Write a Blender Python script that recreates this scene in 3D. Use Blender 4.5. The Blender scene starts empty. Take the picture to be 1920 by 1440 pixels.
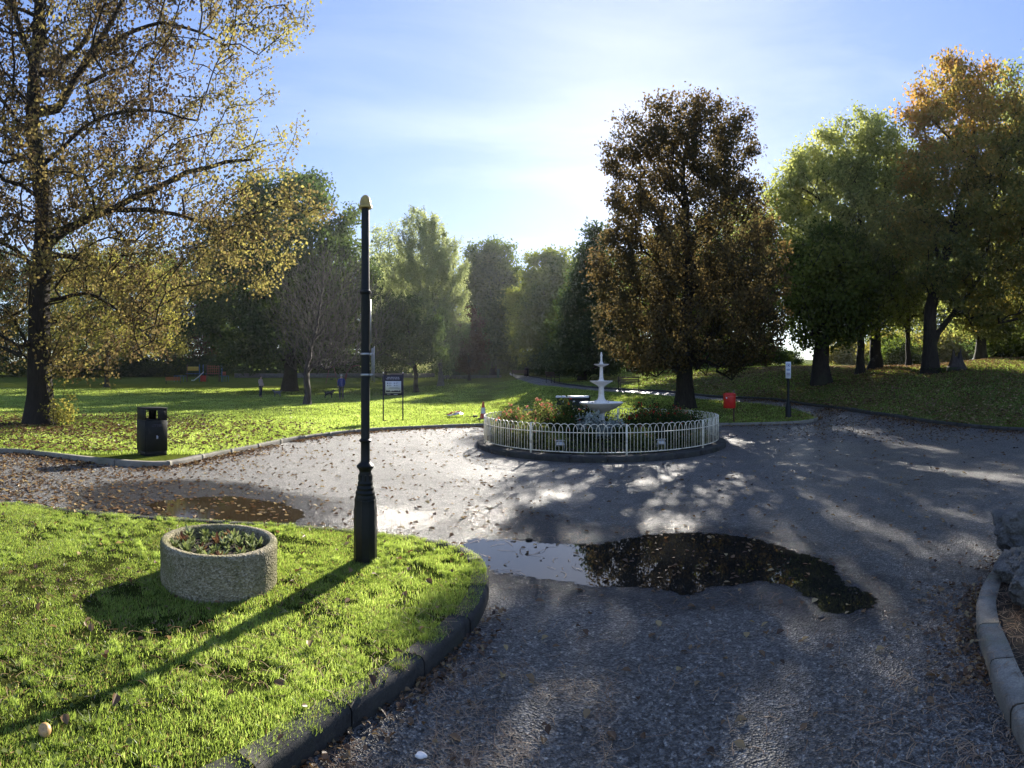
import bpy, bmesh, math, random
import numpy as np
from mathutils import Vector, Matrix
from mathutils.geometry import delaunay_2d_cdt

SC = bpy.context.scene
COL = SC.collection
PXR = 1050.0          # photograph pixels per radian of the panorama
HZ = 706.0            # horizon row
EYE = 1.7
SUN_AZ = (1200 - 960) / PXR
SUN_EL = math.radians(23.7)

# ---------------------------------------------------------------- camera
cd = bpy.data.cameras.new('camera')
cam = bpy.data.objects.new('camera', cd)
COL.objects.link(cam)
cam.location = (0, 0, EYE)
cam.rotation_euler = (math.radians(90), 0, 0)
cd.lens = 20
cd.clip_start = 0.05
cd.clip_end = 2000
cd.type = 'PANO'
cd.panorama_type = 'CENTRAL_CYLINDRICAL'
cd.central_cylindrical_range_u_min = -960 / PXR
cd.central_cylindrical_range_u_max = 960 / PXR
cd.central_cylindrical_range_v_min = -(1440 - HZ) / PXR
cd.central_cylindrical_range_v_max = HZ / PXR
cd.central_cylindrical_radius = 1.0
SC.camera = cam

# ---------------------------------------------------------------- sky, sun, exposure
SDIR = Vector((math.sin(SUN_AZ) * math.cos(SUN_EL), math.cos(SUN_AZ) * math.cos(SUN_EL), math.sin(SUN_EL)))
world = bpy.data.worlds.new('World')
SC.world = world
world.use_nodes = True
wn, wl = world.node_tree.nodes, world.node_tree.links
wn.clear()
wo = wn.new('ShaderNodeOutputWorld')
bg = wn.new('ShaderNodeBackground')
sky = wn.new('ShaderNodeTexSky')
sky.sky_type = 'NISHITA'
sky.sun_disc = False
sky.sun_elevation = SUN_EL
sky.sun_rotation = SUN_AZ
sky.altitude = 50
sky.air_density = 1.0
sky.dust_density = 0.11
sky.ozone_density = 3.0
bg.inputs['Strength'].default_value = 0.05
# thin cirrus streaks, brighter than the clear sky behind them
tc = wn.new('ShaderNodeTexCoord')
mp = wn.new('ShaderNodeMapping'); mp.inputs['Rotation'].default_value = (0.0, -0.35, 0.5); mp.inputs['Scale'].default_value = (0.9, 2.0, 5.5)
nz = wn.new('ShaderNodeTexNoise'); nz.inputs['Scale'].default_value = 1.3; nz.inputs['Detail'].default_value = 7; nz.inputs['Roughness'].default_value = 0.55
nz.inputs['Distortion'].default_value = 0.5
rp = wn.new('ShaderNodeMapRange'); rp.inputs[1].default_value = 0.47; rp.inputs[2].default_value = 0.78; rp.inputs[3].default_value = 0.0; rp.inputs[4].default_value = 0.28
mx = wn.new('ShaderNodeMix'); mx.data_type = 'RGBA'
hs = wn.new('ShaderNodeHueSaturation'); hs.inputs['Saturation'].default_value = 0.25; hs.inputs['Value'].default_value = 1.35
# power curve on the clear sky's radiance: flattens the sun glare, lifts the blue
v1 = wn.new('ShaderNodeVectorMath'); v1.operation = 'SCALE'; v1.inputs['Scale'].default_value = 0.1
gm = wn.new('ShaderNodeGamma'); gm.inputs['Gamma'].default_value = 0.45
v2 = wn.new('ShaderNodeVectorMath'); v2.operation = 'SCALE'; v2.inputs['Scale'].default_value = 10.0
wl.new(sky.outputs[0], v1.inputs[0]); wl.new(v1.outputs[0], gm.inputs[0]); sat = wn.new('ShaderNodeHueSaturation'); sat.inputs['Saturation'].default_value = 1.65; sat.inputs['Hue'].default_value = 0.525
wl.new(gm.outputs[0], sat.inputs['Color']); wl.new(sat.outputs[0], v2.inputs[0])
wl.new(tc.outputs['Generated'], mp.inputs[0]); wl.new(mp.outputs[0], nz.inputs['Vector']); wl.new(nz.outputs[0], rp.inputs[0])
wl.new(v2.outputs[0], hs.inputs['Color'])
wl.new(rp.outputs[0], mx.inputs[0]); wl.new(v2.outputs[0], mx.inputs[6]); wl.new(hs.outputs[0], mx.inputs[7])
wl.new(mx.outputs[2], bg.inputs['Color']); wl.new(bg.outputs[0], wo.inputs['Surface'])

sl = bpy.data.lights.new('sun', 'SUN')
sl.energy = 5.0
sl.angle = math.radians(0.55)
sl.color = (1.0, 0.93, 0.82)
so = bpy.data.objects.new('sun', sl)
COL.objects.link(so)
so.rotation_euler = SDIR.to_track_quat('Z', 'Y').to_euler()
so.location = (0, 0, 60)

SC.view_settings.view_transform = 'Standard'
SC.view_settings.look = 'None'
SC.view_settings.exposure = 1.58
SC.view_settings.gamma = 1.0
SC.render.engine = 'CYCLES'
SC.cycles.max_bounces = 6
SC.cycles.diffuse_bounces = 3
SC.cycles.glossy_bounces = 3
SC.cycles.transmission_bounces = 4
SC.cycles.volume_bounces = 0
SC.cycles.sample_clamp_indirect = 6.0
SC.cycles.caustics_reflective = False
SC.cycles.caustics_refractive = False
SC.cycles.use_denoising = True

# ---------------------------------------------------------------- helpers
def tag(o, label=None, cat=None, group=None, kind=None):
    if label: o['label'] = label
    if cat: o['category'] = cat
    if group: o['group'] = group
    if kind: o['kind'] = kind
    return o

def empty(name, loc, rz=0.0):
    o = bpy.data.objects.new(name, None)
    COL.objects.link(o)
    o.location = loc
    o.rotation_euler = (0, 0, rz)
    o.empty_display_size = 0.1
    return o

def np_mesh(name, verts, quads=None, tris=None, smooth=False, fattr=None):
    me = bpy.data.meshes.new(name)
    verts = np.asarray(verts, dtype=np.float32).reshape(-1, 3)
    q = np.zeros((0, 4), np.int32) if quads is None or len(quads) == 0 else np.asarray(quads, np.int32)
    t = np.zeros((0, 3), np.int32) if tris is None or len(tris) == 0 else np.asarray(tris, np.int32)
    nq, nt = len(q), len(t)
    me.vertices.add(len(verts)); me.vertices.foreach_set('co', verts.ravel())
    me.loops.add(nq * 4 + nt * 3)
    me.loops.foreach_set('vertex_index', np.concatenate([q.ravel(), t.ravel()]).astype(np.int32))
    me.polygons.add(nq + nt)
    starts = np.concatenate([np.arange(nq) * 4, nq * 4 + np.arange(nt) * 3]).astype(np.int32)
    me.polygons.foreach_set('loop_start', starts)
    if smooth:
        me.polygons.foreach_set('use_smooth', np.ones(nq + nt, dtype=bool))
    if fattr is not None:
        a = me.attributes.new('tint', 'FLOAT', 'FACE')
        a.data.foreach_set('value', np.asarray(fattr, np.float32))
    me.update(calc_edges=True)
    me.validate()
    return me

def link(name, me, mat=None, parent=None):
    o = bpy.data.objects.new(name, me)
    COL.objects.link(o)
    if mat is not None:
        me.materials.append(mat)
    if parent is not None:
        o.parent = parent
    return o

class MB:
    """Collects boxes, tubes and lathes and links them as one mesh."""
    def __init__(s): s.v = []; s.q = []; s.t = []; s.n = 0
    def add(s, v, q=(), t=()):
        v = [tuple(p) for p in v]
        s.q += [tuple(i + s.n for i in f) for f in q]
        s.t += [tuple(i + s.n for i in f) for f in t]
        s.v += v; s.n += len(v)
    def box(s, c, d, rz=0.0, bev=0.0, M=None):
        cx, cy, cz = c; dx, dy, dz = d[0] / 2, d[1] / 2, d[2] / 2
        R = M if M is not None else Matrix.Rotation(rz, 3, 'Z')
        b = min(bev, dx * .49, dy * .49, dz * .49)
        if b <= 0:
            pts = [(-dx, -dy, -dz), (dx, -dy, -dz), (dx, dy, -dz), (-dx, dy, -dz), (-dx, -dy, dz), (dx, -dy, dz), (dx, dy, dz), (-dx, dy, dz)]
            pts = [Vector(p) for p in pts]
            fs = [(3, 2, 1, 0), (4, 5, 6, 7), (0, 1, 5, 4), (1, 2, 6, 5), (2, 3, 7, 6), (3, 0, 4, 7)]
            s.add([R @ p + Vector(c) for p in pts], fs)
        else:
            rings = []
            for z, o in ((-dz, b), (-dz + b, 0), (dz - b, 0), (dz, b)):
                x, y = dx - o, dy - o
                k = b if o == 0 else b * .3
                ring = [(-x + k, -y, z), (x - k, -y, z), (x, -y + k, z), (x, y - k, z), (x - k, y, z), (-x + k, y, z), (-x, y - k, z), (-x, -y + k, z)]
                rings.append([R @ Vector(p) + Vector(c) for p in ring])
            v = [p for r in rings for p in r]; q = []
            for i in range(3):
                for j in range(8):
                    q.append((i * 8 + j, i * 8 + (j + 1) % 8, (i + 1) * 8 + (j + 1) % 8, (i + 1) * 8 + j))
            for base, flip in ((0, True), (24, False)):
                cpt = sum((v[base + j] for j in range(8)), Vector()) / 8
                v.append(cpt)
            tt = []
            for j in range(8):
                tt.append((32, (j + 1) % 8, j)); tt.append((33, 24 + j, 24 + (j + 1) % 8))
            s.add(v, q, tt)
    def tube(s, pts, rad, n=8, closed=False, cap=True):
        pts = [Vector(p) for p in pts]; m = len(pts)
        if not hasattr(rad, '__len__'): rad = [rad] * m
        v = []; q = []; t = []
        up = None
        for i in range(m):
            if closed: d = pts[(i + 1) % m] - pts[i - 1]
            else: d = pts[min(i + 1, m - 1)] - pts[max(i - 1, 0)]
            d.normalize()
            if up is None:
                up = Vector((0, 0, 1)) if abs(d.z) < .9 else Vector((1, 0, 0))
            a = d.cross(up)
            if a.length < 1e-4: a = d.cross(Vector((0.3, 1, .2)))
            a.normalize(); b = a.cross(d); up = b
            for j in range(n):
                an = 2 * math.pi * j / n
                v.append(pts[i] + rad[i] * (a * math.cos(an) + b * math.sin(an)))
        for i in range(m if closed else m - 1):
            for j in range(n):
                k = (i + 1) % m
                q.append((i * n + j, i * n + (j + 1) % n, k * n + (j + 1) % n, k * n + j))
        if cap and not closed:
            v.append(pts[0]); v.append(pts[-1]); a0, a1 = m * n, m * n + 1
            for j in range(n):
                t.append((a0, (j + 1) % n, j)); t.append((a1, (m - 1) * n + j, (m - 1) * n + (j + 1) % n))
        s.add(v, q, t)
    def lathe(s, prof, n=32, c=(0, 0, 0), cap=True):
        v = []; q = []; t = []; m = len(prof)
        for r, z in prof:
            for j in range(n):
                an = 2 * math.pi * j / n
                v.append((c[0] + r * math.cos(an), c[1] + r * math.sin(an), c[2] + z))
        for i in range(m - 1):
            for j in range(n):
                q.append((i * n + j, i * n + (j + 1) % n, (i + 1) * n + (j + 1) % n, (i + 1) * n + j))
        if cap:
            for i, fl in ((0, 1), (m - 1, 0)):
                if prof[i][0] > 1e-4:
                    v.append((c[0], c[1], c[2] + prof[i][1])); k = len(v) - 1
                    for j in range(n):
                        a, b = i * n + j, i * n + (j + 1) % n
                        t.append((k, b, a) if fl else (k, a, b))
        s.add(v, q, t)
    def build(s, name, mat, parent=None, smooth=False, auto=None):
        me = np_mesh(name, np.array([tuple(p) for p in s.v], np.float32), s.q, s.t, smooth=smooth)
        o = link(name, me, mat, parent)
        if auto:
            me.set_sharp_from_angle(angle=math.radians(auto))
        return o

def copy_tree(o, parent=None):
    c = o.copy(); COL.objects.link(c)
    if parent is not None: c.parent = parent
    for ch in list(o.children): copy_tree(ch, c)
    return c

# ---------------------------------------------------------------- terrain height
RK = np.array([0, 17, 21, 24, 30, 36, 50, 75, 110, 200, 400], float)
TP = np.array([-2400, 400, 700, 900, 1040, 1180, 1300, 1500, 1700, 1900, 2100, 2500, 4300], float)
flat = [0, 0, 0, 0, 0, 0, .0, .9, 2.1, 5, 12]
TZ = np.array([flat, flat, flat,
    [0, 0, 0, 0, .05, .15, .5, 1.4, 2.4, 5, 12],
    [0, 0, 0, .1, .45, .8, 1.4, 1.9, 3, 6, 14],
    [0, 0, 0, .15, .5, .85, 1.8, 3.0, 4.5, 8, 16],
    [0, 0, 0, .15, .5, 1.1, 2.2, 3.3, 4.5, 8, 16],
    [0, 0, .05, .25, 1.1, 2.0, 2.6, 3.2, 4, 7, 14],
    [0, 0, .5, 1.1, 2.1, 2.3, 2.5, 3, 4, 6, 12],
    [0, 0, .8, 1.5, 2.3, 2.8, 3.1, 3.5, 4.4, 6, 12],
    [0, 0, .8, 1.5, 2.3, 2.8, 3.1, 3.5, 4.4, 6, 12],
    flat, flat])
DR = np.arange(0, 401, 0.5)
DT = []
for row in TZ:
    d = np.interp(DR, RK, row)
    k = np.ones(7) / 7
    dp = np.concatenate([np.full(3, d[0]), d, np.full(3, d[-1])])
    DT.append(np.convolve(dp, k, 'valid'))
DT = np.array(DT)

def hgt(x, y):
    x = np.asarray(x, float); y = np.asarray(y, float)
    r = np.clip(np.hypot(x, y), 0, 399.9)
    px = 960 + PXR * np.arctan2(x, y)
    ci = np.clip(np.searchsorted(TP, px) - 1, 0, len(TP) - 2)
    f = np.clip((px - TP[ci]) / (TP[ci + 1] - TP[ci]), 0, 1); f = f * f * (3 - 2 * f)
    ri = np.clip((r / 0.5).astype(int), 0, len(DR) - 2); g = r / 0.5 - ri
    za = DT[ci, ri] * (1 - g) + DT[ci, ri + 1] * g
    zb = DT[ci + 1, ri] * (1 - g) + DT[ci + 1, ri + 1] * g
    return za * (1 - f) + zb * f

LAWN = 0.09
def polar(px, r):
    a = (px - 960) / PXR
    return (r * math.sin(a), r * math.cos(a))
def at(px, py, up=0.0):
    """World point of the ground (plus up) seen at photograph pixel (px, py)."""
    a = (px - 960) / PXR
    rs = np.arange(1.2, 300, 0.02)
    xs, ys = rs * math.sin(a), rs * math.cos(a)
    line = EYE + (HZ - py) / PXR * rs
    hit = np.nonzero(hgt(xs, ys) + up >= line)[0]
    i = hit[0] if len(hit) else len(rs) - 1
    return Vector((xs[i], ys[i], float(hgt(xs[i], ys[i])) + up))
def gp(px, r, up=0.0):
    x, y = polar(px, r)
    return Vector((x, y, float(hgt(x, y)) + up))
def face_cam(p):
    """Rotation that turns local -Y towards the camera."""
    return -math.atan2(p[0], p[1])

# ---------------------------------------------------------------- materials
def new_mat(name):
    m = bpy.data.materials.new(name); m.use_nodes = True
    nt = m.node_tree; nt.nodes.clear()
    out = nt.nodes.new('ShaderNodeOutputMaterial')
    return m, nt.nodes, nt.links, out

def coords(N, L, scale=1.0, obj=False):
    if obj:
        t = N.new('ShaderNodeTexCoord'); return t.outputs['Object']
    g = N.new('ShaderNodeNewGeometry'); return g.outputs['Position']

def noise(N, L, vec, scale, detail=4, rough=.55, dist=0.0):
    n = N.new('ShaderNodeTexNoise'); n.inputs['Scale'].default_value = scale; n.inputs['Detail'].default_value = detail
    n.inputs['Roughness'].default_value = rough; n.inputs['Distortion'].default_value = dist
    L.new(vec, n.inputs['Vector']); return n.outputs[0]

def ramp(N, L, fac, stops):
    r = N.new('ShaderNodeValToRGB'); e = r.color_ramp.elements
    while len(e) < len(stops): e.new(0.5)
    for i, (p, c) in enumerate(stops):
        e[i].position = p; e[i].color = (*c, 1) if len(c) == 3 else c
    L.new(fac, r.inputs[0]); return r.outputs[0]

def rng(N, L, v, a, b, c, d):
    r = N.new('ShaderNodeMapRange')
    for i, x in enumerate((a, b, c, d)): r.inputs[i + 1].default_value = x
    L.new(v, r.inputs[0]); return r.outputs[0]

def mixc(N, L, fac, a, b, mode='MIX'):
    m = N.new('ShaderNodeMix'); m.data_type = 'RGBA'; m.blend_type = mode
    if isinstance(fac, (int, float)): m.inputs[0].default_value = fac
    else: L.new(fac, m.inputs[0])
    for i, x in ((6, a), (7, b)):
        if isinstance(x, tuple): m.inputs[i].default_value = (*x, 1)
        else: L.new(x, m.inputs[i])
    return m.outputs[2]

def bump(N, L, h, strength, dist, normal=None):
    b = N.new('ShaderNodeBump'); b.inputs['Strength'].default_value = strength; b.inputs['Distance'].default_value = dist
    L.new(h, b.inputs['Height'])
    if normal is not None: L.new(normal, b.inputs['Normal'])
    return b.outputs[0]

def principled(N, L, out, base, rough=.6, normal=None, metallic=0.0, spec=.5, ior=None):
    p = N.new('ShaderNodeBsdfPrincipled')
    if isinstance(base, tuple): p.inputs['Base Color'].default_value = (*base, 1)
    else: L.new(base, p.inputs['Base Color'])
    if isinstance(rough, (int, float)): p.inputs['Roughness'].default_value = rough
    else: L.new(rough, p.inputs['Roughness'])
    p.inputs['Metallic'].default_value = metallic
    p.inputs['Specular IOR Level'].default_value = spec
    if ior: p.inputs['IOR'].default_value = ior
    if normal is not None: L.new(normal, p.inputs['Normal'])
    L.new(p.outputs[0], out.inputs['Surface'])
    return p

def simple(name, col, rough=.5, var=.25, scale=12, bmp=.0, bscale=60, metallic=0.0, spec=.5, dirt=None):
    m, N, L, out = new_mat(name)
    v = coords(N, L, obj=True)
    n = noise(N, L, v, scale, 5, .6)
    lo = tuple(c * (1 - var) for c in col); hi = tuple(min(1, c * (1 + var)) for c in col)
    c = ramp(N, L, n, [(.3, lo), (.7, hi)])
    if dirt:
        d = noise(N, L, v, scale * .35, 6, .7)
        c = mixc(N, L, rng(N, L, d, .5, .66, 0, .8), c, dirt)
    r = rng(N, L, n, .2, .8, max(.02, rough - .12), min(1, rough + .12))
    nm = bump(N, L, noise(N, L, v, bscale, 4, .6), bmp, .01) if bmp else None
    principled(N, L, out, c, r, nm, metallic, spec)
    return m

def leaf_mat(name, cols, trans=.5, tcol=1.25, gloss=.0):
    m, N, L, out = new_mat(name)
    a = N.new('ShaderNodeAttribute'); a.attribute_name = 'tint'
    st = [(i / (len(cols) - 1), c) for i, c in enumerate(cols)]
    c = ramp(N, L, a.outputs['Fac'], st)
    d = N.new('ShaderNodeBsdfDiffuse'); L.new(c, d.inputs[0])
    hsv = N.new('ShaderNodeHueSaturation'); hsv.inputs['Value'].default_value = tcol; hsv.inputs['Saturation'].default_value = 1.1
    L.new(c, hsv.inputs['Color'])
    t = N.new('ShaderNodeBsdfTranslucent'); L.new(hsv.outputs[0], t.inputs[0])
    mx_ = N.new('ShaderNodeMixShader'); mx_.inputs[0].default_value = trans
    L.new(d.outputs[0], mx_.inputs[1]); L.new(t.outputs[0], mx_.inputs[2])
    if gloss > 0:
        g = N.new('ShaderNodeBsdfGlossy'); g.inputs['Roughness'].default_value = .38; g.inputs['Color'].default_value = (1, 1, 1, 1)
        m2 = N.new('ShaderNodeMixShader'); m2.inputs[0].default_value = gloss
        L.new(mx_.outputs[0], m2.inputs[1]); L.new(g.outputs[0], m2.inputs[2]); L.new(m2.outputs[0], out.inputs['Surface'])
    else: L.new(mx_.outputs[0], out.inputs['Surface'])
    return m

def make_asphalt():
    m, N, L, out = new_mat('asphalt_surface')
    v = coords(N, L)
    big = noise(N, L, v, .35, 4, .6)
    mid = noise(N, L, v, 3.0, 5, .65)
    fine = noise(N, L, v, 95, 2, .5)
    vo = N.new('ShaderNodeTexVoronoi'); vo.inputs['Scale'].default_value = 78; L.new(v, vo.inputs['Vector'])
    c1 = ramp(N, L, vo.outputs['Color'], [(0, (.03, .03, .03)), (.45, (.115, .112, .107)), (.8, (.24, .232, .22)), (1, (.50, .48, .44))])
    c2 = ramp(N, L, mid, [(.3, (.55, .55, .56)), (.7, (1.1, 1.08, 1.05))])
    c = mixc(N, L, 1.0, c1, c2, 'MULTIPLY')
    g2 = noise(N, L, v, 22, 5, .8)
    c = mixc(N, L, 1.0, c, ramp(N, L, g2, [(.34, (.35, .35, .36)), (.5, (.95, .95, .95)), (.66, (2.3, 2.25, 2.1))]), 'MULTIPLY')
    # fine brown grit and leaf dust lying in patches
    gr = noise(N, L, v, 1.1, 6, .7)
    c = mixc(N, L, rng(N, L, gr, .58, .75, 0, .35), c, (.06, .045, .03))
    wet = rng(N, L, big, .42, .6, 0, 1)
    r = N.new('ShaderNodeMath'); r.operation = 'MULTIPLY_ADD'
    L.new(wet, r.inputs[0]); r.inputs[1].default_value = .12; r.inputs[2].default_value = .30
    n1 = bump(N, L, vo.outputs['Distance'], 1.0, .024)
    n1 = bump(N, L, g2, .4, .02, n1)
    n2 = bump(N, L, mid, .35, .02, n1)
    principled(N, L, out, c, r.outputs[0], n2, spec=.5)
    return m

def make_lawn(name, dark, light, brown, leafy=.0):
    m, N, L, out = new_mat(name)
    v = coords(N, L)
    a = noise(N, L, v, .25, 4, .6); b = noise(N, L, v, 2.2, 6, .7); f = noise(N, L, v, 38, 3, .7)
    c = ramp(N, L, b, [(.3, dark), (.7, light)])
    c = mixc(N, L, rng(N, L, a, .45, .7, 0, .5), c, brown)
    c2 = ramp(N, L, f, [(.25, (.35, .35, .3)), (.75, (1.5, 1.5, 1.3))])
    c = mixc(N, L, .85, c, c2, 'MULTIPLY')
    nm = bump(N, L, f, 1.0, .05); nm = bump(N, L, b, .5, .12, nm)
    d = N.new('ShaderNodeBsdfDiffuse'); L.new(c, d.inputs[0]); L.new(nm, d.inputs['Normal'])
    L.new(d.outputs[0], out.inputs['Surface'])
    return m

def make_stone(name, c1, c2, moss, scale=6, bs=.5, bd=.02, rough=.85):
    m, N, L, out = new_mat(name)
    v = coords(N, L)
    n = noise(N, L, v, scale, 8, .7); f = noise(N, L, v, scale * 14, 3, .6)
    c = ramp(N, L, n, [(.3, c1), (.7, c2)])
    sp = ramp(N, L, f, [(.3, (.6, .6, .6)), (.7, (1.2, 1.2, 1.2))])
    c = mixc(N, L, .8, c, sp, 'MULTIPLY')
    k = noise(N, L, v, scale * .5, 6, .7)
    c = mixc(N, L, rng(N, L, k, .5, .68, 0, .7), c, moss)
    nm = bump(N, L, f, bs, bd * .3); nm = bump(N, L, n, bs, bd, nm)
    principled(N, L, out, c, rough, nm, spec=.3)
    return m

def make_bark(name, c1, c2):
    m, N, L, out = new_mat(name)
    v = coords(N, L)
    mp_ = N.new('ShaderNodeMapping'); mp_.inputs['Scale'].default_value = (9, 9, 1.6); L.new(v, mp_.inputs[0])
    n = noise(N, L, mp_.outputs[0], 1.8, 6, .7, .6)
    c = ramp(N, L, n, [(.3, c1), (.7, c2)])
    k = noise(N, L, v, .9, 5, .6)
    c = mixc(N, L, rng(N, L, k, .5, .7, 0, .5), c, (.05, .06, .03))
    nm = bump(N, L, n, .9, .05)
    principled(N, L, out, c, .9, nm, spec=.2)
    return m

M = {}
M['asphalt'] = make_asphalt()
M['lawn'] = make_lawn('park_lawn', (.06, .085, .016), (.16, .185, .035), (.16, .15, .045))
M['lawn_near'] = make_lawn('near_lawn', (.02, .032, .008), (.05, .07, .015), (.06, .045, .02))
M['lawn_hill'] = make_lawn('hill_lawn', (.06, .085, .022), (.14, .17, .04), (.17, .12, .045))
M['soil'] = make_stone('dark_soil', (.02, .014, .009), (.05, .035, .022), (.035, .03, .015), 9, .9, .03, .95)
M['kerb'] = make_stone('kerb_stone', (.13, .118, .095), (.30, .275, .225), (.07, .08, .035), 7, .5, .01, .8)
M['kerb_dark'] = make_stone('wet_shaded_kerb_stone', (.02, .019, .017), (.07, .066, .058), (.025, .03, .012), 7, .6, .012, .85)  # dark wet stone; the near kerb's face shadow is put into this colour too
M['rock'] = make_stone('weathered_rock', (.07, .07, .066), (.30, .29, .265), (.10, .105, .06), 5, 1.0, .08, .9)
M['aggregate'] = None
M['bark'] = make_bark('tree_bark', (.012, .010, .008), (.045, .037, .03))
M['bark_pale'] = make_bark('pale_bark', (.08, .075, .065), (.25, .235, .21))
M['twig'] = make_bark('twig_bark', (.03, .025, .025), (.09, .078, .075))
M['black'] = simple('black_paint', (.006, .008, .007), .45, .3, 6, .15, 90, spec=.25)
M['bin_black'] = simple('bin_black_paint', (.012, .013, .012), .62, .3, 6, .1, 90, spec=.2)
M['gold'] = simple('gold_paint', (.42, .30, .08), .38, .3, 18, .1, 60, metallic=.3)
M['steel'] = simple('galvanised_steel', (.45, .45, .43), .42, .2, 30, .1, 90, metallic=.6)
M['cream'] = simple('cream_paint', (.82, .76, .60), .45, .12, 25, .15, 90, dirt=(.4, .33, .22))
M['white_stone'] = simple('painted_stone', (.80, .76, .70), .6, .10, 9, .3, 60, dirt=(.5, .45, .40))
M['navy'] = simple('navy_panel', (.008, .008, .028), .5, .15, 5, spec=.3)
M['white'] = simple('white_sign', (.62, .64, .66), .4, .06, 8)
M['ink'] = simple('dark_ink', (.02, .02, .05), .5, .1, 8)
M['pale_ink'] = simple('pale_lettering', (.35, .36, .45), .5, .1, 8)
M['blue_ink'] = simple('blue_ink', (.03, .12, .42), .5, .1, 8)
M['red'] = simple('red_plastic', (.5, .018, .012), .35, .15, 9, .08, 50)
M['cone'] = simple('cone_red', (.5, .06, .03), .5, .2, 15)
M['reflective'] = simple('reflective_band', (.62, .62, .62), .35, .1, 15)
M['rubber'] = simple('black_rubber', (.02, .02, .02), .7, .3, 20)
M['orange'] = simple('orange_paint', (.42, .11, .035), .5, .2, 10)
M['yellow'] = simple('yellow_panel', (.55, .38, .06), .45, .15, 8)
M['blue'] = simple('blue_paint', (.05, .13, .22), .45, .2, 8)
M['wood'] = simple('brown_timber', (.10, .06, .035), .6, .35, 14, .3, 60)
M['green_paint'] = simple('green_paint', (.03, .09, .06), .45, .2, 9)
M['dark_red'] = simple('dark_red_paint', (.22, .04, .05), .45, .2, 9)
M['skin'] = simple('skin', (.42, .26, .19), .55, .08, 20)
M['coat_pink'] = simple('pale_coat', (.42, .30, .27), .85, .12, 12)
M['coat_blue'] = simple('blue_coat', (.02, .035, .20), .75, .2, 12)
M['dark_cloth'] = simple('dark_trousers', (.02, .022, .035), .8, .2, 12)
M['grey_hair'] = simple('grey_hair', (.45, .43, .40), .7, .2, 30)
M['dark_hair'] = simple('brown_hair', (.10, .07, .04), .7, .2, 30)
M['dog_black'] = simple('black_fur', (.015, .014, .013), .6, .3, 30)
M['dog_grey'] = simple('grey_fur', (.10, .10, .11), .7, .6, 9)
M['wall_stone'] = make_stone('wall_stone', (.10, .095, .09), (.22, .21, .2), (.06, .07, .04), 3, .5, .03, .85)

def make_aggregate():
    m, N, L, out = new_mat('exposed_aggregate')
    v = coords(N, L)
    vo = N.new('ShaderNodeTexVoronoi'); vo.inputs['Scale'].default_value = 75; L.new(v, vo.inputs['Vector'])
    c = ramp(N, L, vo.outputs['Color'], [(0, (.14, .12, .075)), (.5, (.28, .24, .16)), (1, (.48, .42, .31))])
    pit = noise(N, L, v, 28, 4, .7)
    c = mixc(N, L, rng(N, L, pit, .6, .68, 0, .8), c, (.04, .035, .025))
    ms = noise(N, L, v, 2.2, 5, .6)
    c = mixc(N, L, rng(N, L, ms, .42, .62, 0, .7), c, (.13, .13, .045))
    nm = bump(N, L, vo.outputs['Distance'], 1.0, .010); nm = bump(N, L, pit, .8, .012, nm)
    principled(N, L, out, c, .9, nm, spec=.2)
    return m
M['aggregate'] = make_aggregate()

def make_water(name, col, rough=.015):
    m, N, L, out = new_mat(name)
    v = coords(N, L)
    nm = bump(N, L, noise(N, L, v, 5, 2, .5), .008, .003)
    c = ramp(N, L, noise(N, L, v, 2.5, 4, .6), [(.3, col), (.7, tuple(x * 1.8 for x in col))])
    p = principled(N, L, out, c, rough, nm, spec=.5, ior=1.34)
    a = N.new('ShaderNodeAttribute'); a.attribute_name = 'depth'
    n1 = noise(N, L, v, 7, 8, .75)
    ad = N.new('ShaderNodeMath'); ad.operation = 'MULTIPLY_ADD'; L.new(n1, ad.inputs[0]); ad.inputs[1].default_value = .34; L.new(a.outputs['Fac'], ad.inputs[2])
    L.new(rng(N, L, ad.outputs[0], .235, .25, 0, 1), p.inputs['Alpha'])
    return m
def make_damp():
    m, N, L, out = new_mat('damp_asphalt')
    v = coords(N, L)
    vo = N.new('ShaderNodeTexVoronoi'); vo.inputs['Scale'].default_value = 70; L.new(v, vo.inputs['Vector'])
    c = ramp(N, L, vo.outputs['Color'], [(0, (.012, .012, .013)), (.5, (.03, .03, .032)), (1, (.09, .088, .085))])
    nm = bump(N, L, vo.outputs['Distance'], .9, .012)
    p = principled(N, L, out, c, .22, nm, spec=.5)
    a = N.new('ShaderNodeAttribute'); a.attribute_name = 'depth'
    n1 = noise(N, L, v, 2.6, 7, .7)
    ad = N.new('ShaderNodeMath'); ad.operation = 'MULTIPLY_ADD'; L.new(n1, ad.inputs[0]); ad.inputs[1].default_value = .9; L.new(a.outputs['Fac'], ad.inputs[2])
    L.new(rng(N, L, ad.outputs[0], .48, .85, 0, .75), p.inputs['Alpha'])
    return m
M['damp'] = make_damp()
M['water'] = make_water('puddle_water', (.008, .008, .007))
M['water_brown'] = make_water('brown_puddle_water', (.022, .015, .008), .06)

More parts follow.
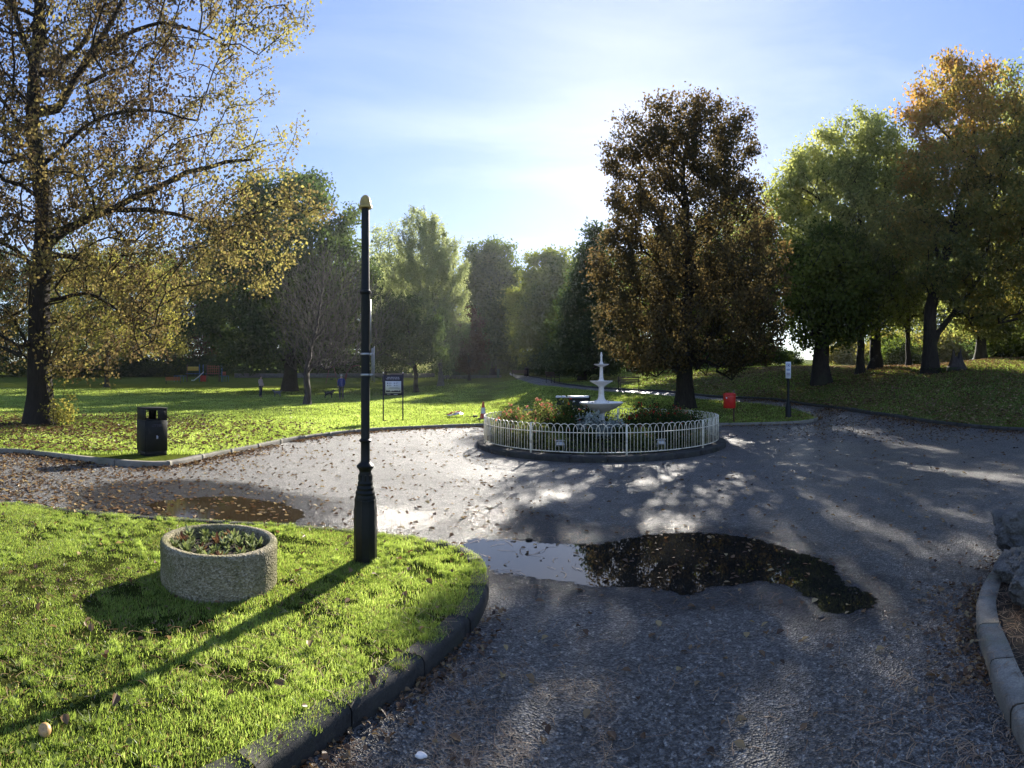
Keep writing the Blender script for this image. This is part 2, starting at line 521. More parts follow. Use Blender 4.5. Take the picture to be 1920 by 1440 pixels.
# leaf and grass colours (tint 0..1 runs through the list)
LM = {}
LM['plane'] = leaf_mat('plane_leaves', [(.045, .032, .022), (.115, .085, .045), (.20, .165, .065), (.34, .31, .10)], .5, 1.355)
LM['copper'] = leaf_mat('copper_leaves', [(.06, .055, .028), (.115, .088, .04), (.18, .125, .052), (.36, .25, .09)], .5, 1.4)
LM['green_maple'] = leaf_mat('green_maple_leaves', [(.09, .11, .04), (.175, .20, .065), (.30, .32, .10), (.44, .43, .15)], .55, 1.5)
LM['orange_maple'] = leaf_mat('orange_maple_leaves', [(.085, .105, .035), (.19, .185, .055), (.33, .23, .07), (.42, .19, .08)], .55, 1.5)
LM['dark'] = leaf_mat('dark_leaves', [(.025, .042, .015), (.055, .082, .026), (.11, .135, .04)], .5, 1.45)
LM['mid'] = leaf_mat('mid_green_leaves', [(.05, .075, .02), (.11, .14, .03), (.21, .23, .05)], .5, 1.5)
LM['birch'] = leaf_mat('birch_leaves', [(.14, .16, .07), (.26, .29, .12), (.42, .44, .2)], .55, 1.6)
LM['yellow'] = leaf_mat('yellow_green_leaves', [(.12, .12, .035), (.24, .22, .06), (.38, .34, .10)], .5, 1.45)
LM['brown'] = leaf_mat('brown_leaves', [(.05, .028, .014), (.10, .055, .022), (.17, .09, .03)], .4, 1.3)
LM['grass'] = leaf_mat('grass_blades', [(.20, .14, .07), (.12, .165, .04), (.25, .32, .07), (.44, .51, .17)], .58, 1.7, .02)
LM['litter'] = leaf_mat('fallen_leaf', [(.05, .03, .018), (.12, .07, .038), (.21, .13, .065), (.36, .27, .13)], .3, 1.2, .02)
LM['needle'] = leaf_mat('dry_needle', [(.10, .055, .03), (.24, .14, .07), (.42, .30, .18)], .15, 1.1, .05)
LM['bed'] = leaf_mat('bed_foliage', [(.02, .035, .014), (.07, .09, .025), (.19, .21, .07)], .45, 1.4)
LM['silver'] = leaf_mat('silver_foliage', [(.18, .21, .18), (.32, .36, .32), (.5, .52, .48)], .25, 1.1)
LM['pink'] = leaf_mat('pink_petals', [(.50, .08, .08), (.66, .22, .18), (.74, .40, .33)], .4, 1.3)
LM['scarlet'] = leaf_mat('scarlet_petals', [(.35, .01, .015), (.55, .03, .03), (.60, .10, .08)], .4, 1.3)
LM['pansy'] = leaf_mat('bedding_leaves', [(.06, .08, .03), (.17, .20, .07), (.38, .41, .22)], .4, 1.2)
LM['amber'] = leaf_mat('amber_petals', [(.10, .05, .035), (.17, .09, .05), (.30, .20, .09)], .3, 1.1)
LM['fern'] = leaf_mat('fern_green', [(.03, .07, .03), (.07, .13, .05), (.12, .18, .06)], .4, 1.2)

# ---------------------------------------------------------------- ground sheets
def polygon_sheet(name, poly, mat, z_up, far=False, jitter_up=None):
    """Triangulated sheet inside a polygon of world (x, y) points, following the terrain."""
    P = np.array([(p[0], p[1]) for p in poly], float)
    n = len(P)
    pts = [Vector(p) for p in P]
    edges = [(i, (i + 1) % n) for i in range(n)]
    rmax = np.hypot(P[:, 0], P[:, 1]).max()
    r = 1.6; add = []
    while r < rmax:
        step = max(.35, r * .05)
        na = int(2 * math.pi * r / step)
        na = min(na, 220)
        for k in range(na):
            a = 2 * math.pi * (k + (.5 if int(r * 7) % 2 else 0)) / na - math.pi
            add.append((r * math.sin(a), r * math.cos(a)))
        r += step
    A = np.array(add)
    x, y = A[:, 0], A[:, 1]
    inside = np.zeros(len(A), bool); j = n - 1
    for i in range(n):
        xi, yi, xj, yj = P[i, 0], P[i, 1], P[j, 0], P[j, 1]
        c = ((yi > y) != (yj > y)) & (x < (xj - xi) * (y - yi) / (yj - yi + 1e-12) + xi)
        inside ^= c; j = i
    A = A[inside]
    pts += [Vector(p) for p in A]
    v2, e2, f2, *_ = delaunay_2d_cdt(pts, edges, [list(range(n))], 1, 1e-5)
    V = np.array([(p.x, p.y) for p in v2])
    Z = hgt(V[:, 0], V[:, 1]) + z_up
    if jitter_up is not None: Z = Z + jitter_up(V[:, 0], V[:, 1])
    me = np_mesh(name, np.column_stack([V, Z]), None, np.array([tuple(f) for f in f2]), smooth=True)
    o = link(name, me, mat)
    return o

def inpoly(x, y, poly):
    P = np.array([(p[0], p[1]) for p in poly], float); n = len(P)
    ins = np.zeros(len(x), bool); j = n - 1
    for i in range(n):
        xi, yi, xj, yj = P[i, 0], P[i, 1], P[j, 0], P[j, 1]
        ins ^= ((yi > y) != (yj > y)) & (x < (xj - xi) * (y - yi) / (yj - yi + 1e-12) + xi); j = i
    return ins

def smooth_line(pts, step=.25):
    """Catmull-Rom through world points, resampled."""
    pts = [Vector((p[0], p[1], 0)) for p in pts]
    out = []
    for i in range(len(pts) - 1):
        p0 = pts[max(i - 1, 0)]; p1 = pts[i]; p2 = pts[i + 1]; p3 = pts[min(i + 2, len(pts) - 1)]
        n = max(1, min(60, int((p2 - p1).length / step)))
        for k in range(n):
            t = k / n
            q = .5 * ((2 * p1) + (p2 - p0) * t + (2 * p0 - 5 * p1 + 4 * p2 - p3) * t * t + (3 * p1 - p0 - 3 * p2 + p3) * t ** 3)
            out.append((q.x, q.y))
    out.append((pts[-1].x, pts[-1].y))
    return out

# asphalt: one sheet that carries everything
def ground_sheet():
    rs = [0.0]; r = .5
    while r < 900: rs.append(r); r *= 1.07 if r > 3 else 1.25
    rs = np.array(rs[1:]); na = 288
    an = np.linspace(-math.pi, math.pi, na, endpoint=False)
    X = np.outer(rs, np.sin(an)); Y = np.outer(rs, np.cos(an)); Z = hgt(X, Y)
    Z = Z - np.clip(X * 0, 0, 0)
    V = np.column_stack([X.ravel(), Y.ravel(), Z.ravel()]); V = np.vstack([V, [0, 0, 0]])
    q = []
    nr = len(rs)
    i, j = np.meshgrid(np.arange(nr - 1), np.arange(na), indexing='ij')
    a = i * na + j; b = i * na + (j + 1) % na; c = (i + 1) * na + (j + 1) % na; d = (i + 1) * na + j
    q = np.stack([a, d, c, b], -1).reshape(-1, 4)
    t = np.array([(nr * na, j, (j + 1) % na) for j in range(na)])
    o = link('road_surface', np_mesh('road_surface', V, q, t, smooth=True), M['asphalt'])
    tag(o, kind='structure')
ground_sheet()

def world_line(px): return [(p.x, p.y) for p in (at(a, b) for a, b in px)]
# far lawn (left) and the tip with the red bin
A_near_px = [(0, 850), (80, 857), (150, 866), (220, 873), (290, 877), (335, 873), (400, 858), (480, 842), (560, 826), (680, 811), (800, 804), (905, 800),
             (1010, 799), (1130, 799), (1250, 799), (1365, 799), (1450, 797), (1500, 795), (1526, 791), (1533, 787), (1524, 781), (1500, 773), (1471, 766), (1400, 758), (1300, 750),
             (1200, 741), (1120, 735), (1060, 729), (1010, 724), (982, 716), (966, 709)]
A_line = [polar(-1700, 14), polar(-1000, 12), polar(-500, 11.5), polar(-200, 12.2)] + world_line(A_near_px)
A_line = smooth_line(A_line)
A_far = [polar(956, 85)] + [polar(p, 330) for p in range(950, -1750, -120)]
A_poly = A_line + A_far
# hill on the right
C_px = [(992, 706), (1010, 709), (1040, 717), (1080, 724), (1130, 729), (1200, 733), (1300, 741), (1400, 748), (1471, 754), (1540, 764), (1629, 777), (1709, 789), (1801, 801), (1920, 810)]
C_line = smooth_line(world_line(C_px) + [polar(2150, 16.5), polar(2500, 16), polar(2900, 17)])
C_poly = C_line + [polar(p, 330) for p in range(2900, 970, -120)] + [polar(964, 85)]
# near lawn with planter and lamp post
B_px = [(500, 1482), (560, 1435), (600, 1405), (650, 1372), (700, 1338), (750, 1303), (800, 1262), (850, 1218), (890, 1172), (908, 1135), (913, 1108), (907, 1078), (884, 1056), (840, 1040),
        (740, 1024), (640, 1011), (520, 1001), (400, 994), (300, 988), (200, 979), (100, 969), (0, 960)]
B_line = smooth_line([polar(-900, 2.6), polar(-400, 2.1), polar(100, 1.95), polar(350, 2.1)] + world_line(B_px) + [polar(-300, 6.4), polar(-900, 6.6)], .12)
B_poly = B_line
# rock bed, bottom right
E_px = [(1905, 1060), (1880, 1078), (1860, 1098), (1846, 1120), (1836, 1160), (1840, 1207), (1855, 1250), (1870, 1300), (1893, 1350), (1920, 1408), (1960, 1470)]
E_line = smooth_line([polar(2500, 6.0), polar(2200, 5.8), polar(2000, 5.35)] + world_line(E_px) + [polar(2100, 2.1), polar(2500, 2.2)], .12)
E_poly = E_line

def bumpy(a, s):
    def f(x, y):
        return a * (np.sin(x * s + 1.3 * np.sin(y * s * .7)) * np.cos(y * s * .9 + np.sin(x * s * 1.7)) + .5 * np.sin(x * s * 2.7 + 1) * np.sin(y * s * 3.1))
    return f
o = polygon_sheet('park_lawn', A_poly, M['lawn'], LAWN); tag(o, kind='structure')
o = polygon_sheet('hill_lawn', C_poly, M['lawn_hill'], LAWN); tag(o, kind='structure')
o = polygon_sheet('near_lawn', B_poly, M['lawn_near'], LAWN + .01, jitter_up=bumpy(.006, 3)); tag(o, kind='structure')
o = polygon_sheet('bed_ground', E_poly, M['soil'], LAWN + .01, jitter_up=bumpy(.012, 5)); tag(o, kind='structure')

def kerb(name, line, inward, stone=.9, width=.12, top=.11, rmax=60, mat=None):
    """Row of kerb stones along a line; inward = +1/-1 says which side is the lawn."""
    P = [Vector((x, y, 0)) for x, y in line]
    P = [p for p in P if p.length < rmax]
    mb = MB(); rnd = random.Random(5)
    i = 0; s = 0.0
    cum = [0]
    for a, b in zip(P[:-1], P[1:]): cum.append(cum[-1] + (b - a).length)
    cum = np.array(cum); X = np.array([p.x for p in P]); Y = np.array([p.y for p in P])
    def pt(t): return Vector((np.interp(t, cum, X), np.interp(t, cum, Y), 0))
    t = 0
    while t + stone < cum[-1]:
        k = max(3, int(stone / .07)); dz = rnd.uniform(-.003, .003); dn = rnd.uniform(-.003, .003)
        ts = np.linspace(t + .004, t + stone - .004, k)
        v = []; q = []
        prof = [(-.02, -.05), (-.02, top - .03), (-.008, top - .008), (.012, top), (width, top - .002), (width, -.05)]
        for tt in ts:
            p = pt(tt); d = (pt(min(tt + .05, cum[-1])) - pt(max(tt - .05, 0))).normalized()
            nrm = Vector((-d.y, d.x, 0)) * inward
            for u, z in prof:
                w = p + nrm * (u + dn)
                v.append((w.x, w.y, float(hgt(w.x, w.y)) + z + (dz if z > 0 else 0)))
        m = len(prof)
        for a in range(k - 1):
            for b in range(m - 1):
                f = (a * m + b, (a + 1) * m + b, (a + 1) * m + b + 1, a * m + b + 1)
                q.append(f if inward < 0 else f[::-1])
        q += [(0, 1, 2, 3), (0, 3, 4, 5)]; e = (k - 1) * m
        q += [(e + 3, e + 2, e + 1, e), (e + 5, e + 4, e + 3, e)]
        mb.add(v, q)
        t += stone
    o = mb.build(name, mat or M['kerb'])
    tag(o, kind='structure')
kerb('lawn_kerb', A_line, 1, rmax=75, stone=1.1)
kerb('hill_kerb', C_line, 1, rmax=75, mat=M['kerb_dark'])
kerb('near_kerb', B_line, 1, stone=.6, top=.115, mat=M['kerb_dark'])
kerb('bed_kerb', E_line, 1, stone=.45, top=.12)

# ---------------------------------------------------------------- puddles
def puddle(name, px, mat, z=.004, grow_=.07, step=.09):
    """Sheet of water whose alpha frays out towards its outline (face attribute-free: a vertex distance map)."""
    line = smooth_line(world_line(px + [px[0]]), .06)[:-1]
    n = len(line); out = []
    area = sum(line[i][0] * line[(i + 1) % n][1] - line[(i + 1) % n][0] * line[i][1] for i in range(n))
    sg = -1 if area > 0 else 1
    for i, (x, y) in enumerate(line):
        c = Vector(line[(i + 2) % n]) - Vector(line[i - 2]); c.normalize()
        out.append((x + sg * -c.y * grow_, y + sg * c.x * grow_))
    P = np.array(out); lo, hi = P.min(0) , P.max(0)
    gx, gy = np.meshgrid(np.arange(lo[0], hi[0], step), np.arange(lo[1], hi[1], step)); gx = gx.ravel() + .01; gy = gy.ravel() + .013
    k = inpoly(gx, gy, out); G = np.column_stack([gx[k], gy[k]])
    dm = np.sqrt(((G[:, None, :] - P[None]) ** 2).sum(-1)).min(1); G = G[dm > step * .4]
    v2 = [Vector(p) for p in out] + [Vector(p) for p in G]
    V, _, F, *_ = delaunay_2d_cdt(v2, [(i, (i + 1) % n) for i in range(n)], [list(range(n))], 1, 1e-6)
    A = np.array([(p.x, p.y) for p in V]); d = np.sqrt(((A[:, None, :] - P[None]) ** 2).sum(-1)).min(1)
    me = np_mesh(name, np.column_stack([A, np.full(len(A), z)]), None, [tuple(f) for f in F])
    a = me.attributes.new('depth', 'FLOAT', 'POINT'); a.data.foreach_set('value', d.astype(np.float32))
    o = link(name, me, mat); tag(o, kind='structure')
    return out
P1 = [(868, 1042), (866, 1022), (900, 1012), (960, 1014), (1020, 1020), (1115, 1022), (1165, 1012), (1240, 1002), (1315, 1001), (1380, 1006), (1440, 1017), (1485, 1033), (1540, 1050),
      (1565, 1070), (1585, 1095), (1642, 1122), (1632, 1140), (1590, 1152), (1540, 1148), (1536, 1130), (1500, 1115), (1480, 1100), (1430, 1092), (1370, 1099), (1330, 1105), (1290, 1119),
      (1265, 1112), (1220, 1105), (1165, 1102), (1110, 1100), (1040, 1090), (980, 1082), (915, 1070)]
P2 = [(285, 948), (340, 938), (430, 934), (510, 945), (556, 962), (545, 975), (480, 984), (400, 984), (330, 972)]
P1w = puddle('puddle_water', P1, M['water'])
P2w = puddle('brown_puddle_water', P2, M['water_brown'], grow_=.15)
puddle('damp_patch', [(850, 1050), (850, 985), (900, 950), (1010, 955), (1110, 985), (1240, 985), (1390, 988), (1500, 1015), (1600, 1060), (1690, 1110), (1690, 1150), (1620, 1180), (1500, 1175), (1400, 1135), (1290, 1150), (1160, 1140), (1000, 1125), (900, 1100)], M['damp'], z=.002, grow_=.15, step=.2)
puddle('damp_patch', [(120, 935), (200, 905), (400, 900), (560, 925), (700, 945), (800, 955), (850, 975), (840, 995), (740, 1005), (600, 1000), (400, 995), (200, 975)], M['damp'], z=.002, grow_=.15, step=.3)

# ---------------------------------------------------------------- scattered flat things
def quads_cloud(name, pos, size, mat, tint, rs, tilt=.35, aspect=.6, curl=.25, kind='stuff', parent=None, label=None, cat=None):
    """One mesh of small leaf shapes lying at pos."""
    n = len(pos)
    an = rs.uniform(0, 2 * np.pi, n)
    tx = rs.normal(0, tilt, n); ty = rs.normal(0, tilt, n)
    f = np.column_stack([np.cos(an), np.sin(an), tx]); f /= np.linalg.norm(f, axis=1)[:, None]
    up = np.column_stack([-tx * np.cos(an) + ty * np.sin(an), -tx * np.sin(an) - ty * np.cos(an), np.ones(n)])
    s = np.cross(up, f); s /= np.linalg.norm(s, axis=1)[:, None]
    u = np.cross(f, s)
    L_ = size[:, None]; W = L_ * aspect
    cz = curl * L_ * rs.uniform(.2, 1, n)[:, None]
    # six-point leaf folded along its midrib
    p0 = pos - f * L_ * .5; p3 = pos + f * L_ * .5 + u * cz * .5
    l1 = pos - f * L_ * .15 + s * W * .5 + u * cz; l2 = pos + f * L_ * .2 + s * W * .42 + u * cz
    r1 = pos - f * L_ * .15 - s * W * .5 + u * cz; r2 = pos + f * L_ * .2 - s * W * .42 + u * cz
    V = np.stack([p0, l1, l2, p3, r2, r1], 1).reshape(-1, 3)
    b = np.arange(n)[:, None] * 6
    q = np.concatenate([b + np.array([[0, 3, 2, 1]]), b + np.array([[0, 5, 4, 3]])])
    t = np.concatenate([tint, tint])
    me = np_mesh(name, V, q, None, fattr=t)
    o = link(name, me, mat, parent)
    if parent is None: tag(o, label, cat, kind=kind)
    return o

def scatter(rs, n, poly=None, pxr=(0, 1920), rr=(3, 20), power=1.0, up=.0, dens=None):
    """Random ground points in a polar window (uniform by area), optionally inside a polygon."""
    a = (rs.uniform(pxr[0], pxr[1], n) - 960) / PXR
    u = rs.uniform(0, 1, n)
    if power == 1.0: r = np.sqrt(rr[0] ** 2 + u * (rr[1] ** 2 - rr[0] ** 2))
    else: r = rr[0] * (rr[1] / rr[0]) ** u
    x, y = r * np.sin(a), r * np.cos(a)
    k = np.ones(n, bool)
    if poly is not None: k &= inpoly(x, y, poly)
    if dens is not None: k &= rs.uniform(0, 1, n) < dens(x, y)
    x, y = x[k], y[k]
    return np.column_stack([x, y, hgt(x, y) + up])

def vnoise(x, y, s, seed=0):
    """Cheap smooth value noise 0..1."""
    rs_ = np.random.RandomState(seed); T = rs_.rand(64, 64)
    u = x * s + 1000; v = y * s + 1000
    i = np.floor(u).astype(int); j = np.floor(v).astype(int); f = u - i; g = v - j
    f = f * f * (3 - 2 * f); g = g * g * (3 - 2 * g)
    a = T[i % 64, j % 64]; b = T[(i + 1) % 64, j % 64]; c = T[i % 64, (j + 1) % 64]; d = T[(i + 1) % 64, (j + 1) % 64]
    return (a * (1 - f) + b * f) * (1 - g) + (c * (1 - f) + d * f) * g

def blades(name, pos, h, w, tint, rs, mat, lean=.35):
    n = len(pos)
    an = rs.uniform(0, 2 * np.pi, n); la = rs.uniform(0, 2 * np.pi, n); lm = np.abs(rs.normal(0, lean, n)) * h
    s = np.column_stack([np.cos(an), np.sin(an), np.zeros(n)]) * w[:, None] * .5
    d = np.column_stack([np.cos(la) * lm, np.sin(la) * lm, np.zeros(n)])
    upv = np.column_stack([np.zeros(n), np.zeros(n), h])
    m = pos + d * .35 + upv * .55; t = pos + d + upv * .98
    V = np.stack([pos - s, pos + s, m + s * .75, m - s * .75, t], 1).reshape(-1, 3)
    b = np.arange(n)[:, None] * 5
    q = b + np.array([[0, 1, 2, 3]]); tr = b + np.array([[3, 2, 4]])
    me = np_mesh(name, V, q, tr, fattr=np.concatenate([tint, tint]))
    o = link(name, me, mat); tag(o, kind='stuff')
    return o

rs = np.random.RandomState(7)
def nearshrink(line_poly, pts, m=.1):
    return pts
# near lawn blades
def dB(x, y):
    c = vnoise(x, y, 2.6, 3) * .45 + vnoise(x, y, 9, 4) * .55
    return np.clip((c - .30) * 3.6, .05, 1)
p = scatter(rs, 560000, B_poly, (-160, 930), (2.15, 7.2), 1.0, LAWN + .005, dB)
rr_ = np.hypot(p[:, 0], p[:, 1])
lush = vnoise(p[:, 0], p[:, 1], 1.3, 9) * .6 + vnoise(p[:, 0], p[:, 1], 5, 11) * .4
hh = (.012 + .034 * lush ** 1.3) * rs.uniform(.6, 1.35, len(p))
tt = np.clip(.28 + .55 * lush + rs.normal(0, .16, len(p)), 0, 1); tt[rs.rand(len(p)) < .07] = 0.02
blades('grass', p, hh, rs.uniform(.003, .006, len(p)), tt, rs, LM['grass'], .5)
tp = scatter(rs, 1500, B_poly, (-160, 930), (2.15, 7.2), 1.0, LAWN + .005, lambda x, y: (vnoise(x, y, 2.0, 51) > .45) * 1.0)
kk = rs.randint(0, len(tp), 60000); p = tp[kk] + np.column_stack([rs.normal(0, .018, 60000), rs.normal(0, .018, 60000), np.zeros(60000)])
blades('grass_tufts', p, (.028 + .028 * rs.rand(len(tp))[kk]) * rs.uniform(.6, 1.2, 60000), rs.uniform(.003, .0055, 60000), np.clip(.35 + .4 * rs.rand(len(tp))[kk] + rs.normal(0, .12, 60000), 0, 1), rs, LM['grass'], .6)
p = scatter(rs, 4200, B_poly, (-100, 930), (2.2, 7.0), 1.0, LAWN + .03, lambda x, y: (vnoise(x, y, 2.4, 61) > .62) * 1.0)
quads_cloud('clover_weeds', p, rs.uniform(.015, .035, len(p)), LM['pansy'], np.clip(rs.normal(.25, .15, len(p)), 0, 1), rs, .5, .8, .3)
p = scatter(rs, 2600, B_poly, (-100, 930), (2.2, 6.5), 1.0, LAWN + .02, lambda x, y: (vnoise(x, y, 3.1, 71) > .6) * 1.0)
quads_cloud('thatch', p, rs.uniform(.02, .05, len(p)), LM['needle'], rs.rand(len(p)), rs, .5, .18, .2)
# far lawn blades, coarser with distance
p = scatter(rs, 420000, A_poly, (-30, 1560), (11.5, 60), 2, LAWN + .002)
rr_ = np.hypot(p[:, 0], p[:, 1]); ls = vnoise(p[:, 0], p[:, 1], .5, 5) * .5 + vnoise(p[:, 0], p[:, 1], 2.5, 6) * .5
hh = (.03 + .03 * ls) * rs.uniform(.6, 1.3, len(p)); ww = .0011 * rr_ * rs.uniform(.6, 1.2, len(p))
tt = np.clip(.38 + .5 * ls + rs.normal(0, .15, len(p)), 0, 1)
blades('lawn_grass', p, hh, ww, tt, rs, LM['grass'], .5)
p = scatter(rs, 150000, C_poly, (990, 1960), (17, 55), 2, LAWN + .002)
rr_ = np.hypot(p[:, 0], p[:, 1]); ls = vnoise(p[:, 0], p[:, 1], .5, 5)
hh = (.03 + .03 * ls) * rs.uniform(.6, 1.3, len(p)); ww = .0012 * rr_ * rs.uniform(.6, 1.2, len(p))
blades('hill_grass', p, hh, ww, np.clip(.2 + .4 * ls + rs.normal(0, .15, len(p)), 0, 1), rs, LM['grass'], .5)

# fallen leaves
def leaves_on(name, p, smin, smax, tmean=.55, tilt=.3, curl=.3):
    n = len(p)
    p = p.copy(); p[:, 2] += .008
    return quads_cloud(name, p, rs.uniform(smin, smax, n), LM['litter'], np.clip(rs.normal(tmean, .28, n), 0, 1), rs, tilt, .62, curl)
def drift(line, n, spread, side, x0, x1, smin, smax, seed, tm=.45):
    q = np.random.RandomState(seed); P = np.array(line); px = 960 + PXR * np.arctan2(P[:, 0], P[:, 1])
    ok = np.nonzero((px > x0) & (px < x1) & (np.hypot(P[:, 0], P[:, 1]) < 40))[0]; ok = ok[ok < len(P) - 1]
    k = ok[q.randint(0, len(ok), n)]; t = q.rand(n)[:, None]; b = P[k] * (1 - t) + P[k + 1] * t
    d = P[k + 1] - P[k]; d /= np.linalg.norm(d, axis=1)[:, None]; nr = np.column_stack([-d[:, 1], d[:, 0]]) * side
    off = .03 + q.exponential(spread, n); keep_ = vnoise(b[:, 0], b[:, 1], 1.4, seed) > .35
    w = (b + nr * off[:, None])[keep_]; p_ = np.column_stack([w[:, 0], w[:, 1], hgt(w[:, 0], w[:, 1]) + q.uniform(0, .02, len(w))])
    leaves_on('fallen_leaves', p_, smin, smax, tm, .4, .35)
drift(A_line, 2600, .16, -1, 0, 900, .04, .09, 81)
drift(A_line, 900, .12, -1, 1340, 1540, .04, .09, 82)
drift(C_line, 2600, .25, -1, 1380, 1950, .04, .09, 83)
drift(B_line, 700, .10, -1, 480, 930, .02, .05, 84)
drift(E_line, 900, .12, -1, 1780, 1930, .02, .05, 85)
road_not = lambda x, y: ~(inpoly(x, y, A_poly) | inpoly(x, y, B_poly) | inpoly(x, y, C_poly) | inpoly(x, y, E_poly))
def d_left(x, y):
    px = 960 + PXR * np.arctan2(x, y); r = np.hypot(x, y)
    w = np.clip((640 - px) / 600, 0, 1) ** 1.2 * .9 + .05
    w *= .35 + 1.1 * vnoise(x, y, .9, 21)
    return w * road_not(x, y)
p = scatter(rs, 38000, None, (-60, 950), (6, 19), 1, 0, lambda x, y: d_left(x, y) * np.where(inpoly(x, y, P2w), .06, 1)); leaves_on('fallen_leaves', p, .035, .09, .6)
def d_right(x, y):
    px = 960 + PXR * np.arctan2(x, y); r = np.hypot(x, y)
    w = .05 + 1.6 * np.clip((px - 1380) / 250, 0, 1) * np.clip((r - 14) / 6, 0, 1)
    return w * (.3 + 1.2 * vnoise(x, y, .8, 22)) * road_not(x, y)
p = scatter(rs, 26000, None, (930, 1960), (9, 30), 1, 0, d_right); leaves_on('fallen_leaves', p, .045, .09, .45)
p = scatter(rs, 900, None, (560, 1900), (2.4, 9.5), 1, 0, lambda x, y: road_not(x, y) * .7); leaves_on('fallen_leaves', p, .03, .075, .55, .25, .35)
def d_lawn(x, y):
    tx, ty = polar(110, 17); d = np.hypot(x - tx, y - ty)
    return np.clip(1.2 - d / 7.5, .015, 1) * (.3 + vnoise(x, y, 1.1, 24)) * inpoly(x, y, A_poly)
p = scatter(rs, 46000, None, (-60, 1000), (11.8, 30), 1, LAWN + .035, d_lawn); leaves_on('fallen_leaves', p, .06, .13, .38)
def d_hill(x, y):
    px = 960 + PXR * np.arctan2(x, y)
    return np.clip((px - 1150) / 350, .05, 1) * (.2 + vnoise(x, y, .35, 25)) * inpoly(x, y, C_poly)
p = scatter(rs, 76000, None, (1100, 1960), (17, 48), 1, LAWN + .04, d_hill); leaves_on('fallen_leaves', p, .06, .14, .62)
p = scatter(rs, 160, B_poly, (-20, 900), (2.4, 7), 1, LAWN + .045); leaves_on('fallen_leaves', p, .03, .07, .55, .5, .5)
p = scatter(rs, 9000, None, (940, 1600), (17, 34), 1, LAWN + .03, lambda x, y: inpoly(x, y, A_poly) * (.15 + .8 * vnoise(x, y, .6, 27)) * np.clip((960 + PXR * np.arctan2(x, y) - 1050) / 300, .1, 1)); leaves_on('fallen_leaves', p, .05, .1, .5)
# leaves and twigs floating in the puddles
def in_p(poly): return lambda x, y: inpoly(x, y, poly).astype(float)
p = scatter(rs, 900, None, (860, 1650), (3.9, 6.9), 1, .001, lambda x, y: inpoly(x, y, P1w) * np.where((960 + PXR * np.arctan2(x, y)) > 1180, .55, .13)); p[:, 2] -= .004
leaves_on('floating_leaves', p, .02, .055, .3, .18, .2)
p = scatter(rs, 260, None, (280, 560), (6, 8.5), 1, .001, in_p(P2w)); p[:, 2] -= .004
leaves_on('floating_leaves', p, .04, .09, .65, .15, .2)

def needles(name, p, lmin, lmax, w, rs):
    n = len(p); an = rs.uniform(0, 2 * np.pi, n); l = rs.uniform(lmin, lmax, n); bend = rs.normal(0, .35, n)
    segs = 4; V = []; lift = rs.uniform(.001, .012, n)
    for k in range(segs + 1):
        t = k / segs - .5; a = an + bend * t * 2
        c = np.column_stack([p[:, 0] + np.cos(a) * l * t, p[:, 1] + np.sin(a) * l * t, p[:, 2] + .004 + lift * (1 - abs(2 * t)) ])
        s = np.column_stack([-np.sin(a), np.cos(a), np.zeros(n)]) * w * .5
        V.append(c - s); V.append(c + s)
    V = np.stack(V, 1).reshape(-1, 3); m = 2 * (segs + 1); b = np.arange(n)[:, None] * m
    q = np.concatenate([b + np.array([[2 * k, 2 * k + 2, 2 * k + 3, 2 * k + 1]]) for k in range(segs)])
    ti = np.tile(rs.uniform(0, 1, n), segs)
    o = link(name, np_mesh(name, V, q, None, fattr=ti), LM['needle']); tag(o, kind='stuff')
def d_need(x, y):
    return d_need0(x, y) * ~inpoly(x, y, P1w)
def d_need0(x, y):
    px = 960 + PXR * np.arctan2(x, y); r = np.hypot(x, y)
    return np.clip((px - 1500) / 450, 0.03, 1) ** 1.5 * np.clip((5.5 - r) / 3, 0.05, 1) * (vnoise(x, y, 3, 31) > .45) * road_not(x, y) + .05 * road_not(x, y)
p = scatter(rs, 22000, None, (560, 1960), (2.3, 6.5), 1, 0, d_need); needles('pine_needles', p, .04, .13, .0042, rs)
p = scatter(rs, 1500, E_poly, (1800, 2050), (2.3, 5.2), 1, LAWN + .02); needles('pine_needles', p, .06, .16, .0026, rs)
p = scatter(rs, 2200, None, (560, 1150), (2.3, 3.4), 1, 0, lambda x, y: road_not(x, y) * (vnoise(x, y, 4, 35) > .55)); needles('pine_needles', p, .05, .14, .0022, rs)
p = scatter(rs, 260, None, (870, 1500), (4.6, 7.5), 1, 0.003, lambda x, y: road_not(x, y) & ~(inpoly(x, y, P1w) & (960 + PXR * np.arctan2(x, y) > 1110))); needles('fallen_twigs', p, .05, .2, .006, rs)
p = scatter(rs, 1100, B_poly, (-20, 900), (2.3, 4.5), 1, LAWN + .035, lambda x, y: vnoise(x, y, 3, 36) > .5); needles('dry_grass_stems', p, .04, .12, .003, rs)

